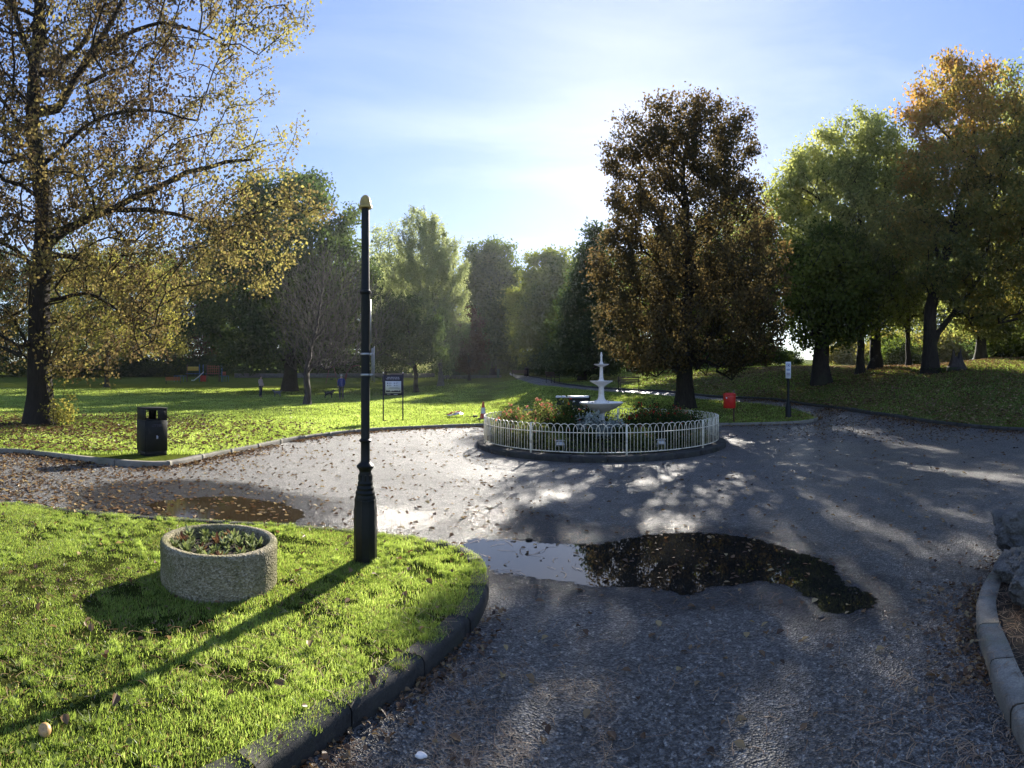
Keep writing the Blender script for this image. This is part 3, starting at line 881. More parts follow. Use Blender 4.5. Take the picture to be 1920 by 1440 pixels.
# ---------------------------------------------------------------- trees
def tube_net(pos, par, rad, main, nside=6):
    """Rings per node, joined along parent links; side shoots start with their own thin ring."""
    n = len(pos)
    par = np.asarray(par); has = par >= 0
    d = np.zeros((n, 3)); d[has] = pos[has] - pos[par[has]]
    tan = d.copy()
    ch = np.nonzero(has & main)[0]
    tan[par[ch]] += d[ch]
    tan /= np.linalg.norm(tan, axis=1)[:, None] + 1e-9
    ref = np.array([.31, .92, .12]); ref /= np.linalg.norm(ref)
    def rings(p, t, r):
        u = np.cross(t, ref); u /= np.linalg.norm(u, axis=1)[:, None] + 1e-9; v = np.cross(t, u)
        a = np.arange(nside) * 2 * np.pi / nside
        return p[:, None, :] + r[:, None, None] * (np.cos(a)[None, :, None] * u[:, None, :] + np.sin(a)[None, :, None] * v[:, None, :])
    R1 = rings(pos, tan, rad)
    side = np.nonzero(has & ~main)[0]
    dn = d[side] / (np.linalg.norm(d[side], axis=1)[:, None] + 1e-9)
    R2 = rings(pos[par[side]], dn, np.minimum(rad[side] * 1.3, rad[par[side]]))
    V = np.concatenate([R1, R2]).reshape(-1, 3)
    start = np.where(has, par, 0); start[side] = n + np.arange(len(side))
    e = np.nonzero(has)[0]; A = start[e] * nside; B = e * nside
    j = np.arange(nside); k = (j + 1) % nside
    q = np.stack([A[:, None] + j, A[:, None] + k, B[:, None] + k, B[:, None] + j], -1).reshape(-1, 4)
    return V, q

def grow(rs, H, prof, trunk_r, n_att, seg=.45, wob=.12, rise=.35, fork=0, lean=(0, 0), top_frac=.9, clear=None, lobe=1.0, exp_=.55, shell=.55, limbs=(), keep=.55, depth=.95):
    """Skeleton of a tree whose crown fills a profile: list of (z, halfwidth, dx). Returns arrays in local coordinates."""
    zs = np.array([p[0] for p in prof]); hw = np.array([p[1] for p in prof]); dx = np.array([p[2] for p in prof])
    o = np.argsort(zs); zs, hw, dx = zs[o], hw[o], dx[o]
    zb = zs[0] if clear is None else clear
    pos = [np.array([0, 0, -.15])]; par = [-1]
    zt = H * top_frac; nseg = max(4, int(zt / seg)); w = np.zeros(2); drift = rs.normal(0, 1, 2)
    for i in range(1, nseg + 1):
        z = zt * i / nseg
        w = w * .9 + rs.normal(0, wob * .35, 2)
        cx = np.interp(z, zs, dx) * min(1, max(0, (z - zb) / max(H - zb, .1)))
        pos.append(np.array([w[0] + cx + lean[0] * z, w[1] + lean[1] * z, z])); par.append(i - 1)
    # the limbs seen in the photograph, given as polylines
    minr = {}
    for pts, r0, r1 in limbs:
        c = np.array(pts, float)
        for _ in range(2):
            c = np.concatenate([c[:1], np.stack([.75 * c[:-1] + .25 * c[1:], .25 * c[:-1] + .75 * c[1:]], 1).reshape(-1, 3), c[-1:]])
        dd = [np.linalg.norm(c[0] - np.array(p)) for p in pos[2:]]
        prev = int(np.argmin(dd)) + 2
        cum = np.concatenate([[0], np.cumsum(np.linalg.norm(np.diff(c, axis=0), axis=1))]); m = max(3, int(cum[-1] / seg))
        st = np.array(pos[prev])
        for k in range(1, m + 1):
            t = cum[-1] * k / m; q = np.array([np.interp(t, cum, c[:, j]) for j in range(3)]) + (rs.normal(0, .02, 3))
            pos.append(q); par.append(prev); prev = len(pos) - 1; minr[prev] = r0 + (r1 - r0) * k / m
    # attractors
    att = []
    vol = hw ** 2
    zz = np.linspace(zs[0], zs[-1], 200); hv = np.interp(zz, zs, hw) ** 2; cdf = np.cumsum(hv + .02); cdf /= cdf[-1]
    lob = rs.uniform(0, 6.28, 6)
    for i in range(n_att):
        z = np.interp(rs.rand(), cdf, zz); a = rs.uniform(0, 2 * np.pi)
        R = np.interp(z, zs, hw) * (1 + lobe * .13 * math.sin(3 * a + lob[0] + z * .9) + lobe * .1 * math.sin(5 * a + lob[1] - z * 1.7) + lobe * .08 * math.sin(z * 3.1 + lob[2] + 2 * a))
        rr = R * rs.rand() ** shell
        att.append((rr * math.cos(a) + np.interp(z, zs, dx), rr * math.sin(a) * depth, z + rs.normal(0, .15)))
    att = np.array(att)
    d = np.hypot(att[:, 0] - np.interp(att[:, 2], zs, dx) * .6, att[:, 1])
    att = att[np.argsort(d + rs.uniform(0, .35, len(d)) * d.max() * .3)]
    cap = n_att * 14 + 400
    P = np.zeros((cap, 3)); n = len(pos); P[:n] = pos; par = par[:]
    ok = np.zeros(cap, bool); ok[:n] = P[:n, 2] > zb * .8
    hdist = np.zeros(cap)
    for a in att:
        v = a - P[:n]; dist = np.sqrt((v ** 2).sum(1)); hor = np.hypot(v[:, 0], v[:, 1])
        cost = dist + 1.3 * np.maximum(0, P[:n, 2] - a[2] + rise * hor) + .10 * hdist[:n]
        cost[~ok[:n]] += 50
        i = int(np.argmin(cost)); L_ = dist[i]
        if L_ < .05: continue
        m = max(1, int(L_ / seg)); m = min(m, 12)
        p0 = P[i].copy(); prev = i
        sag = rs.normal(0, .06) * L_
        perp = np.cross(a - p0, [0, 0, 1]); perp /= np.linalg.norm(perp) + 1e-6
        bowz = rs.uniform(.02, .14) * L_
        for k in range(1, m + 1):
            t = k / m
            q = p0 + (a - p0) * t + perp * sag * math.sin(math.pi * t) + np.array([0, 0, bowz * math.sin(math.pi * t)]) + (rs.normal(0, .03 * seg / .45, 3) if k < m else 0)
            P[n] = q; par.append(prev); hdist[n] = hdist[prev] + L_ / m; ok[n] = True; prev = n; n += 1
            if n >= cap - 15: break
        if n >= cap - 15: break
    P = P[:n]; par = np.array(par[:n])
    cnt = np.zeros(n); kids = np.bincount(par[par >= 0], minlength=n); cnt[kids == 0] = 1
    for i in range(n - 1, 0, -1): cnt[par[i]] += cnt[i]
    frac = cnt / cnt[0]
    rad = trunk_r * frac ** exp_
    main = np.zeros(n, bool); best = {}
    for i in range(1, n):
        b = best.get(par[i])
        if b is None or cnt[i] > cnt[b]: best[par[i]] = i
    main[list(best.values())] = True
    # the trunk carries on through the crown
    z = P[:, 2]
    ist = np.arange(n) <= nseg
    tr = trunk_r * (1 - .86 * np.clip(z / H, 0, 1) ** 1.2)
    rad = np.where(ist, np.maximum(rad, tr * keep * (z < H)), rad)
    rad = np.where(ist & (z < zb + .5), np.maximum(rad, tr), rad)
    fl = np.exp(-np.clip(z, 0, 99) / (trunk_r * 1.6)); rad = np.where(ist, rad * (1 + .75 * fl), rad)
    for i in range(1, n):
        if i in minr: rad[i] = minr[i]
        elif not ist[i]: rad[i] = min(rad[i], rad[par[i]] * .94)
    rad = np.maximum(rad, .009)
    return P, par, rad, main, cnt

def foliage(rs, P, par, cnt, n, size, spread, tint_fn, maxcnt=3, droop=0.0, strand=False, aspect=.7):
    cand = np.nonzero((cnt <= maxcnt) & (par >= 0))[0]
    k = cand[rs.randint(0, len(cand), n)]
    t = rs.rand(n)[:, None]
    base = P[k] * t + P[par[k]] * (1 - t)
    off = rs.normal(0, 1, (n, 3)) * spread * np.array([1, 1, .75])
    if strand: off = rs.normal(0, 1, (n, 3)) * spread * np.array([.6, .6, .3]); off[:, 2] -= rs.exponential(droop, n)
    else: off[:, 2] -= droop * rs.rand(n)
    pos = base + off
    # every node has its own clump tone
    tone = rs.rand(len(P))[k]
    s = size * rs.uniform(.6, 1.35, n)
    f = rs.normal(0, 1, (n, 3)); f[:, 2] -= .5; f /= np.linalg.norm(f, axis=1)[:, None]
    g = rs.normal(0, 1, (n, 3)); sd = np.cross(f, g); sd /= np.linalg.norm(sd, axis=1)[:, None] + 1e-9
    L_ = s[:, None]
    V = np.stack([pos - f * L_ * .5, pos + sd * L_ * aspect * .5, pos + f * L_ * .5, pos - sd * L_ * aspect * .5], 1).reshape(-1, 3)
    b = np.arange(n)[:, None] * 4; q = b + np.array([[0, 1, 2, 3]])
    tint = np.clip(tint_fn(pos, tone), 0, 1)
    return V, q, tint

def profile(rows, r, base_px, ground):
    """Crown rows (row, left px, right px) of the photograph at distance r -> (z, halfwidth, dx) in metres above the base."""
    out = []
    for y, a, b in rows:
        z = EYE + (HZ - y) / PXR * r - ground
        out.append((z, max(.15, (b - a) / 2 / PXR * r * 1.06), ((a + b) / 2 - base_px) / PXR * r))
    return out

def tree(name, label, px, r, rows, trunk_r, natt, nleaf, lsize, mat, seed, tint=(.45, .3), spread=.28, bark='bark', cat='tree', group=None, clear=None, rise=.35,
         droop=.12, strand=False, tfn=None, seg=.45, maxcnt=3, shell=.55, top_frac=.9, exp_=.55, nside=6, aspect=.7, lobe=1.0, wob=.12, limbs=(), keep=.55, depth=.95):
    rs_ = np.random.RandomState(seed)
    g = gp(px, r, LAWN - .02)
    prof = profile(rows, r, px, g.z)
    H = max(p[0] for p in prof)
    lm = [([((a[0] - px) / PXR * r, (a[2] if len(a) > 2 else 0), EYE + (HZ - a[1]) / PXR * r - g.z) for a in pts], r0, r1) for pts, r0, r1 in limbs]
    root = empty(name, g, face_cam(g))
    tag(root, label, cat, group)
    P, par, rad, main, cnt = grow(rs_, H, prof, trunk_r, natt, seg=seg, rise=rise, clear=clear, shell=shell, top_frac=top_frac, exp_=exp_, wob=wob, lobe=lobe, limbs=lm, keep=keep, depth=depth)
    V, q = tube_net(P, par, rad, main, nside)
    link('trunk', np_mesh('trunk', V, q, None, smooth=True), M[bark], root)
    if nleaf:
        ph = rs_.uniform(0, 6.28, 4)
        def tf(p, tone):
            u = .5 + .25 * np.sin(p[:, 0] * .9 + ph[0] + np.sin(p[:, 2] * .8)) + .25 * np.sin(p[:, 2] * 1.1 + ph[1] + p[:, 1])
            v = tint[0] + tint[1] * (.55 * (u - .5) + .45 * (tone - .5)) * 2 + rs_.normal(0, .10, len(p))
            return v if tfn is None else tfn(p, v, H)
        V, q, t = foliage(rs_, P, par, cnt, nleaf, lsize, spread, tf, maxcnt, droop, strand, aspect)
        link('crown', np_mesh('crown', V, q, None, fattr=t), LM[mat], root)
    return root

# the copper maple in front of the sun
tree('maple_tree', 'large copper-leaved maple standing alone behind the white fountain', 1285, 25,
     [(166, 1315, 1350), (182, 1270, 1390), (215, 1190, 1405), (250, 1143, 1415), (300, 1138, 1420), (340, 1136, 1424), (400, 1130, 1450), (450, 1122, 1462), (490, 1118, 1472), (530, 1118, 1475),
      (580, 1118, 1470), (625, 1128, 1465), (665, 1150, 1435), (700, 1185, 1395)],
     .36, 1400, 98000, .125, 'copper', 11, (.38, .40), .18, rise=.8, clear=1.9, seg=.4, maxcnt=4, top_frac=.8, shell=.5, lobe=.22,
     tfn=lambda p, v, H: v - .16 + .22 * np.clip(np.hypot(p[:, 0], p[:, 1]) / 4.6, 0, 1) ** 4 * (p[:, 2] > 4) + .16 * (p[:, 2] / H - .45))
# the big tree on the left
tree('plane_tree', 'tall dark-trunked tree with thinning yellow-brown leaves beside the litter bin', 75, 19,
     [(-420, 20, 160), (-300, -160, 330), (-150, -330, 480), (-40, -400, 540), (20, -420, 565), (100, -420, 545), (170, -420, 510), (240, -420, 490), (290, -420, 545), (340, -410, 590), (400, -390, 606),
      (450, -360, 600), (500, -320, 560), (550, -290, 480), (600, -260, 360), (650, -210, 345), (700, -60, 300)],
     .42, 2300, 118000, .115, 'plane', 23, (.36, .44), .20, rise=.25, clear=3.3, seg=.45, maxcnt=3, shell=.6, top_frac=.92, exp_=.50, nside=8, droop=.25, wob=.04, lobe=.4, keep=.95, depth=.6,
     limbs=[([(85, 460), (130, 425), (200, 395), (260, 365), (330, 330, -.5), (400, 308, -1), (460, 300, -1.4)], .17, .05), ([(215, 390), (280, 382, .3), (360, 385, .6), (440, 402, .9), (500, 440, 1)], .10, .03),
            ([(95, 225), (130, 165), (170, 100), (210, 40), (240, -30)], .17, .08), ([(170, 100), (230, 60), (300, 25), (380, 30), (430, 50)], .09, .03), ([(80, 210), (60, 130, -.6), (30, 60, -1), (5, -20, -1.4)], .14, .06),
            ([(90, 150), (130, 90, .8), (180, 10, 1.2), (200, -60, 1.5)], .13, .06), ([(88, 110), (80, 40, -.5), (60, -40, -1)], .12, .06), ([(100, 300), (160, 250, -1), (250, 240, -1.8), (340, 270, -2.4)], .08, .03), ([(95, 340), (60, 290, .8), (10, 250, 1.5), (-60, 230, 2)], .09, .04),
            ([(95, 575), (125, 552), (170, 548, -.3), (225, 590, -.6), (280, 640, -1)], .07, .025), ([(80, 520), (40, 480, -.8), (-20, 460, -1.5), (-90, 480, -2)], .09, .03), ([(95, 480), (150, 470, 1), (220, 500, 1.8), (290, 560, 2.3)], .08, .03)],
     tfn=lambda p, v, H: v + .28 * (p[:, 0] > 4.5) + .12 * (p[:, 2] < 6) - .02)
# middle distance, left to right
tree('orchard_tree', 'small yellow-leaved tree with thin trunk on the far left lawn', 200, 62, [(455, 150, 260), (500, 70, 330), (560, 55, 345), (620, 60, 350), (665, 85, 330)],
     .25, 320, 22000, .26, 'yellow', 31, (.45, .35), .5, rise=.2, clear=1.7, seg=.8)
tree('oak_tree', 'broad dark green tree with thick flared trunk behind the bare tree', 543, 55, [(322, 500, 590), (345, 440, 618), (400, 400, 668), (450, 380, 684), (520, 360, 690), (590, 365, 690), (640, 385, 680), (680, 420, 650)],
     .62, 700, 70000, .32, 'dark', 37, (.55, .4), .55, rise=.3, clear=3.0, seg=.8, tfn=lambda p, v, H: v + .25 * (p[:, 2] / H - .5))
tree('bare_tree', 'small leafless tree with a dense mass of grey-brown twigs', 577, 32, [(462, 585, 660), (490, 540, 700), (540, 512, 725), (590, 505, 730), (640, 515, 725), (675, 540, 700), (692, 565, 645)],
     .21, 5200, 0, .1, 'brown', 41, bark='twig', rise=1.1, clear=1.6, seg=.3, shell=.7, top_frac=.7, exp_=.5, nside=3)
tree('lime_tree', 'tall pale yellow-green tree between the lamp post and the birch', 722, 74, [(418, 700, 748), (450, 690, 770), (510, 682, 800), (590, 685, 812), (650, 690, 812), (690, 700, 800)],
     .3, 340, 26000, .26, 'birch', 43, (.6, .35), .5, seg=.9)
tree('birch_tree', 'weeping silver-green birch rising above the notice board', 826, 58, [(365, 778, 792), (395, 760, 822), (430, 748, 858), (470, 738, 876), (520, 722, 880), (575, 718, 872), (630, 745, 864), (672, 790, 852)],
     .27, 900, 100000, .15, 'birch', 47, (.45, .4), .22, bark='bark_pale', seg=.7, droop=.55, strand=True, rise=.7)
tree('hornbeam_tree', 'low dark tree with a thin upright trunk right of the notice board', 781, 50, [(560, 710, 800), (590, 690, 825), (640, 680, 835), (680, 690, 830)],
     .2, 240, 17000, .2, 'dark', 53, (.6, .3), .4, seg=.7, clear=1.5)
tree('beech_tree', 'tall dark brown-green tree right of the birch', 925, 84, [(447, 905, 935), (465, 875, 960), (510, 866, 978), (570, 868, 984), (640, 872, 985), (690, 885, 975)],
     .45, 560, 50000, .38, 'mid', 59, (.25, .3), .6, seg=.9)
tree('hazel_tree', 'small russet-brown tree tucked under the birch', 880, 68, [(575, 866, 892), (600, 852, 905), (650, 848, 910), (692, 858, 906)],
     .16, 200, 14000, .2, 'brown', 61, (.5, .3), .4, seg=.7)
tree('ash_tree', 'rounded pale green tree at the top of the path', 1038, 72, [(468, 1005, 1060), (495, 975, 1095), (550, 955, 1112), (620, 958, 1120), (680, 975, 1110)],
     .4, 560, 52000, .34, 'mid', 67, (.75, .35), .5, seg=.8)
tree('holly_tree', 'very dark evergreen at the left edge of the copper maple', 1092, 46, [(425, 1110, 1140), (470, 1085, 1150), (530, 1068, 1160), (600, 1050, 1165), (660, 1035, 1170), (690, 1030, 1170)],
     .3, 520, 56000, .24, 'dark', 71, (.4, .35), .4, seg=.6, clear=.6)
# right hand side
tree('sycamore_tree', 'yellow-green sycamore with dark spreading limbs, right of the copper maple', 1640, 33,
     [(200, 1585, 1640), (222, 1570, 1680), (262, 1530, 1715), (290, 1475, 1735), (325, 1450, 1745), (370, 1422, 1752), (430, 1420, 1755), (490, 1432, 1752), (545, 1465, 1730), (590, 1510, 1690)],
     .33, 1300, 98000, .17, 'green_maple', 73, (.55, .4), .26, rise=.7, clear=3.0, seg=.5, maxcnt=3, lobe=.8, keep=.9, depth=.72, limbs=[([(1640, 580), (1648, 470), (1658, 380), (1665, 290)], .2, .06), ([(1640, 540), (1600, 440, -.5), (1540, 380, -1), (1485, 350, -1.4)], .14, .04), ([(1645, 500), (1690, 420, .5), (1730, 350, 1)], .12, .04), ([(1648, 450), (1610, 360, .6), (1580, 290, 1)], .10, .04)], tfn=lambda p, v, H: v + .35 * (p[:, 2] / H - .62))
tree('ivy_tree', 'dark tree with a very thick ivy-clad trunk, first of the group right of the maple', 1541, 30, [(430, 1500, 1600), (480, 1475, 1625), (540, 1468, 1640), (600, 1480, 1625), (640, 1500, 1590)],
     .42, 480, 26000, .19, 'mid', 79, (.45, .4), .35, rise=.5, clear=3, seg=.5)
tree('twin_tree', 'slender leaning dark tree just left of the yellow-green sycamore trunk', 1612, 31, [(470, 1590, 1680), (520, 1570, 1700), (580, 1575, 1700), (625, 1590, 1680)],
     .22, 240, 11000, .15, 'mid', 83, (.5, .4), .35, rise=.9, clear=2.2, seg=.5)
tree('orange_tree', 'big autumn maple with orange-red upper leaves at the right side', 1745, 28,
     [(98, 1770, 1800), (130, 1735, 1860), (165, 1712, 1920), (210, 1695, 1990), (280, 1690, 2050), (360, 1698, 2080), (450, 1702, 2080), (520, 1712, 2060), (570, 1740, 2000), (605, 1790, 1940)],
     .37, 1500, 100000, .16, 'orange_maple', 89, (.42, .3), .26, rise=.45, clear=3.2, seg=.5, maxcnt=3, lobe=.8, keep=.9, depth=.72, limbs=[([(1745, 590), (1765, 500), (1805, 410), (1860, 330, -1), (1910, 270, -1.5)], .24, .07), ([(1850, 345, -1), (1790, 290, -1.5), (1740, 250, -1.8)], .10, .03), ([(1748, 640), (1785, 590), (1820, 545), (1850, 500, 1)], .16, .06), ([(1765, 500), (1740, 400, 1), (1735, 300, 1.5)], .13, .04)], tfn=lambda p, v, H: v + .5 * np.clip((p[:, 2] / H - .62) * 2.0 + np.clip(-(p[:, 0] - 1.5) / 8, -.4, .4), -.35, .65))
tree('edge_tree', 'tall green tree cut off by the right edge of the view', 2010, 38, [(95, 1895, 1990), (140, 1865, 2080), (220, 1850, 2180), (350, 1850, 2230), (480, 1860, 2240), (580, 1880, 2200), (640, 1930, 2120)],
     .40, 800, 52000, .24, 'green_maple', 97, (.45, .4), .42, rise=.5, clear=3, seg=.7)
tree('forked_tree', 'dark trunk with a bent side limb beyond the old stump', 1838, 40, [(470, 1790, 1900), (520, 1770, 1925), (580, 1775, 1930), (630, 1800, 1910)],
     .36, 360, 24000, .22, 'green_maple', 101, (.5, .4), .35, rise=.4, clear=2, seg=.6)
tree('slim_tree', 'thin dark tree between the sycamore and the orange maple', 1703, 33, [(500, 1680, 1740), (550, 1665, 1750), (610, 1670, 1745)],
     .15, 160, 5000, .15, 'green_maple', 103, (.4, .4), .35, rise=.8, clear=2, seg=.5)

tree('ash_tree', 'tall green tree showing between the copper maple and the sycamore', 1385, 52, [(372, 1345, 1425), (410, 1315, 1450), (470, 1290, 1480), (550, 1290, 1490), (620, 1310, 1480), (650, 1330, 1460)], .35, 420, 34000, .26, 'mid', 131, (.6, .4), .42, seg=.7, clear=3)
tree('lime_tree', 'green tree hidden behind the lower copper maple crown', 1270, 48, [(430, 1230, 1310), (480, 1200, 1350), (560, 1195, 1360), (620, 1210, 1340)], .33, 320, 22000, .26, 'mid', 139, (.5, .4), .42, seg=.7, clear=3)
# woods behind: each its own tree, copied from four forms
BT = [tree('woodland_tree', 'dark woodland tree in the far left background', -60, 100, [(450, -100, -20), (500, -160, 50), (570, -180, 70), (650, -170, 60), (690, -140, 30)], .4, 300, 24000, .4, 'dark', 111, (.6, .4), .7, seg=1.2, clear=1),
      tree('woodland_tree', 'olive green woodland tree in the far left background', 80, 105, [(440, 40, 120), (490, -20, 190), (560, -30, 200), (640, -20, 190), (690, 10, 160)], .4, 300, 24000, .4, 'mid', 113, (.4, .4), .7, seg=1.2, clear=1),
      tree('woodland_tree', 'russet woodland tree in the far left background', 330, 102, [(470, 300, 370), (520, 270, 410), (580, 260, 420), (650, 270, 415), (690, 290, 390)], .35, 260, 20000, .4, 'brown', 117, (.4, .4), .7, seg=1.2, clear=1)]
spots = [(190, 108, 0, 1.0, 'far dark woodland tree behind the yellow orchard tree'), (265, 96, 1, .9, 'far olive woodland tree left of the playground'), (420, 110, 0, 1.05, 'far dark woodland tree behind the climbing frame'),
         (480, 100, 1, .9, 'far olive woodland tree behind the person in the pale coat'), (560, 105, 0, .95, 'far dark woodland tree behind the thick flared trunk'), (640, 98, 1, .9, 'far olive woodland tree behind the bare tree'),
         (690, 104, 0, .9, 'far dark woodland tree behind the lamp post'), (775, 108, 2, .95, 'far russet woodland tree behind the birch'), (850, 112, 0, .9, 'far dark woodland tree between birch and beech'),
         (985, 104, 0, .75, 'far dark woodland tree behind the ash'), (1130, 95, 0, .85, 'far dark woodland tree hidden behind the copper maple'), (1230, 88, 1, .7, 'far olive woodland tree seen under the copper maple'),
         (1330, 84, 0, .7, 'far dark woodland tree right under the copper maple'),          (1690, 80, 1, .8, 'far olive woodland tree behind the orange maple trunk'), (1790, 78, 0, .8, 'far dark woodland tree behind the stump'), (1880, 72, 1, .8, 'far olive woodland tree near the right edge'),
         (1980, 66, 0, .8, 'far dark woodland tree past the right edge'), (-200, 90, 1, 1.0, 'far olive woodland tree past the left edge')]
for i, (px, r, k, s, lab) in enumerate(spots):
    c = copy_tree(BT[k]); g = gp(px, r, LAWN - .02)
    c.location = g; c.rotation_euler.z = i * 1.9; c.scale = (s * (1 + .12 * math.sin(i * 3)), s, s)
    c['label'] = lab
for c in BT: c['group'] = 'woodland trees far behind the lawn'
for c in bpy.data.objects:
    if c.name.startswith('woodland_tree') and c.parent is None: c['group'] = 'woodland trees far behind the lawn'

# shrubs along the edge of the woods
def shrub(name, label, px, r, H, W, mat, seed, n=9000, ls=.22, tint=(.5, .4)):
    rs_ = np.random.RandomState(seed); g = gp(px, r, LAWN - .02)
    root = empty(name, g); tag(root, label, 'shrub')
    prof = [(.2, W * .6, 0), (H * .35, W, 0), (H * .7, W * .85, .1), (H, W * .3, 0)]
    P, par, rad, main, cnt = grow(rs_, H, prof, .06, 110, seg=.4, clear=.1, rise=.8, top_frac=.6)
    V, q = tube_net(P, par, np.minimum(rad, .06), main, 3); link('stems', np_mesh('stems', V, q, None), M['bark'], root)
    V, q, t = foliage(rs_, P, par, cnt, n, ls, .32, lambda p, tone: tint[0] + tint[1] * (tone - .5) + rs_.normal(0, .1, len(p)), 3, .1)
    link('crown', np_mesh('crown', V, q, None, fattr=t), LM[mat], root)
    return root
SH = [shrub('shrub', 'dark shrub at the foot of the far woods', -40, 92, 3.4, 3.6, 'dark', 201), shrub('shrub', 'mid green shrub at the foot of the far woods', 40, 94, 3.0, 3.4, 'mid', 203, tint=(.3, .4)),
      shrub('shrub', 'bright yellow-green shrub in sunlight beyond the right hand trees', 1585, 62, 3.2, 2.4, 'yellow', 207, tint=(.6, .4))]
sp2 = [(p, 91 + (i * 37) % 9, (0, 0, 1)[i % 3], 1.0 + .25 * math.sin(i * 2.1)) for i, p in enumerate(range(100, 1000, 42))] + \
      [(1015, 74, 0, .9), (1050, 66, 0, 1.0), (1085, 60, 0, 1.1), (1120, 56, 0, 1.1), (1160, 60, 0, 1.1), (1205, 64, 0, 1.1), (1250, 66, 1, 1.0), (1300, 66, 0, 1.0), (1350, 62, 0, .9), (1400, 60, 0, .8), (1442, 58, 1, .75), (1480, 62, 0, .55), ] + \
      [(1640, 58, 2, .8), (1665, 56, 2, 1.1), (1690, 50, 1, .9), (1720, 58, 2, 1.1), (1770, 52, 2, 1.0), (1815, 56, 1, 1.2), (1862, 50, 2, 1.0), (1895, 46, 0, 1.1), (1930, 44, 1, 1.0)]
near_to = [(100, 'left of the yellow orchard tree'), (230, 'right of the yellow orchard tree'), (400, 'behind the climbing frame'), (520, 'left of the thick flared trunk'), (640, 'behind the bare tree'), (760, 'behind the notice board'),
           (860, 'behind the low stone wall'), (960, 'at the far end of the path'), (1100, 'on the dark bank left of the maple'), (1250, 'on the bank behind the fountain'), (1400, 'on the bank behind the red bin'), (1600, 'between the ivy trunk and the sycamore'),
           (1700, 'behind the orange maple trunk'), (1800, 'behind the old stump'), (1900, 'at the right edge of the hill')]
for i, (px, r, k, s) in enumerate(sp2):
    c = copy_tree(SH[k]); c.location = gp(px, r, LAWN - .02); c.rotation_euler.z = i * 2.3; c.scale = (s * 1.05, s, s)
    nt_ = min(near_to, key=lambda q: abs(q[0] - px))[1]
    c['label'] = ['dark shrub ', 'mid green shrub ', 'bright yellow-green shrub '][k] + nt_ + ', photo column %d percent across' % round(px / 19.2)
    c['group'] = 'shrubs edging the woods'
for c in SH: c['group'] = 'shrubs edging the woods'

# ---------------------------------------------------------------- lamp post
def lamp():
    g = at(685, 1055, LAWN); g.z -= .02
    root = empty('lamp_post', g); tag(root, 'black cast-iron lamp column without a lantern, gold cap, on the near lawn', 'lamp post')
    b = MB()
    b.lathe([(.105, 0), (.105, .03), (.098, .04), (.097, .47), (.092, .485), (.092, .55), (.086, .56)], 10)
    o = b.build('base', M['black'], root, True, 25)
    b = MB()
    b.lathe([(.086, .555), (.088, .57), (.080, .59), (.083, .61), (.072, .63), (.074, .65), (.063, .67), (.066, .69), (.056, .71), (.054, .76), (.050, .785), (.056, .80), (.072, .82), (.074, .835), (.060, .85), (.045, .862), (.038, .875),
             (.038, 1.02), (.040, 1.03), (.052, 1.04), (.054, 1.05), (.040, 1.06), (.037, 1.07), (.037, 2.26), (.040, 2.28), (.050, 2.29), (.050, 2.305), (.038, 2.315), (.0345, 2.33), (.033, 3.02)], 24)
    for k in range(8):
        a = k * math.pi / 4
        b.box((.054 * math.cos(a), .054 * math.sin(a), .735), (.012, .016, .05), a, .004)
    b.build('shaft', M['black'], root, True, 30)
    b = MB()
    b.lathe([(.034, 3.00), (.055, 3.004), (.058, 3.018), (.052, 3.03), (.045, 3.038), (.046, 3.062), (.038, 3.09), (.022, 3.11), (.010, 3.118), (.0005, 3.12)], 24)
    b.build('cap', M['gold'], root, True, 40)
    for z in (1.60, 1.775):
        b = MB(); b.lathe([(.0385, z - .009), (.0405, z - .009), (.0405, z + .009), (.0385, z + .009)], 24, cap=False)
        b.box((.052, .005, z), (.03, .03, .02), .2, .003)
        b.build('clamp_band', M['steel'], root)
    b = MB(); b.tube([(.043, .01, 1.86), (.043, .01, 2.24)], .006, 8); b.build('conduit', M['steel'], root)
    # plate mounted square to the path, seen from its edge
    s = empty('sign', (.075, .09, 1.56)); s.parent = root
    s.name = 'sign_plate'
    b = MB(); b.box((0, 0, .13), (.006, .21, .30), 0, .002); b.box((-.013, -.03, .13), (.018, .012, .28), 0, .002); b.box((-.013, .05, .13), (.018, .012, .28), 0, .002)
    p = b.build('plate', M['steel'], s)
    root.rotation_euler.z = face_cam(g); root.scale = (1.03, 1.03, 1.028)
lamp()

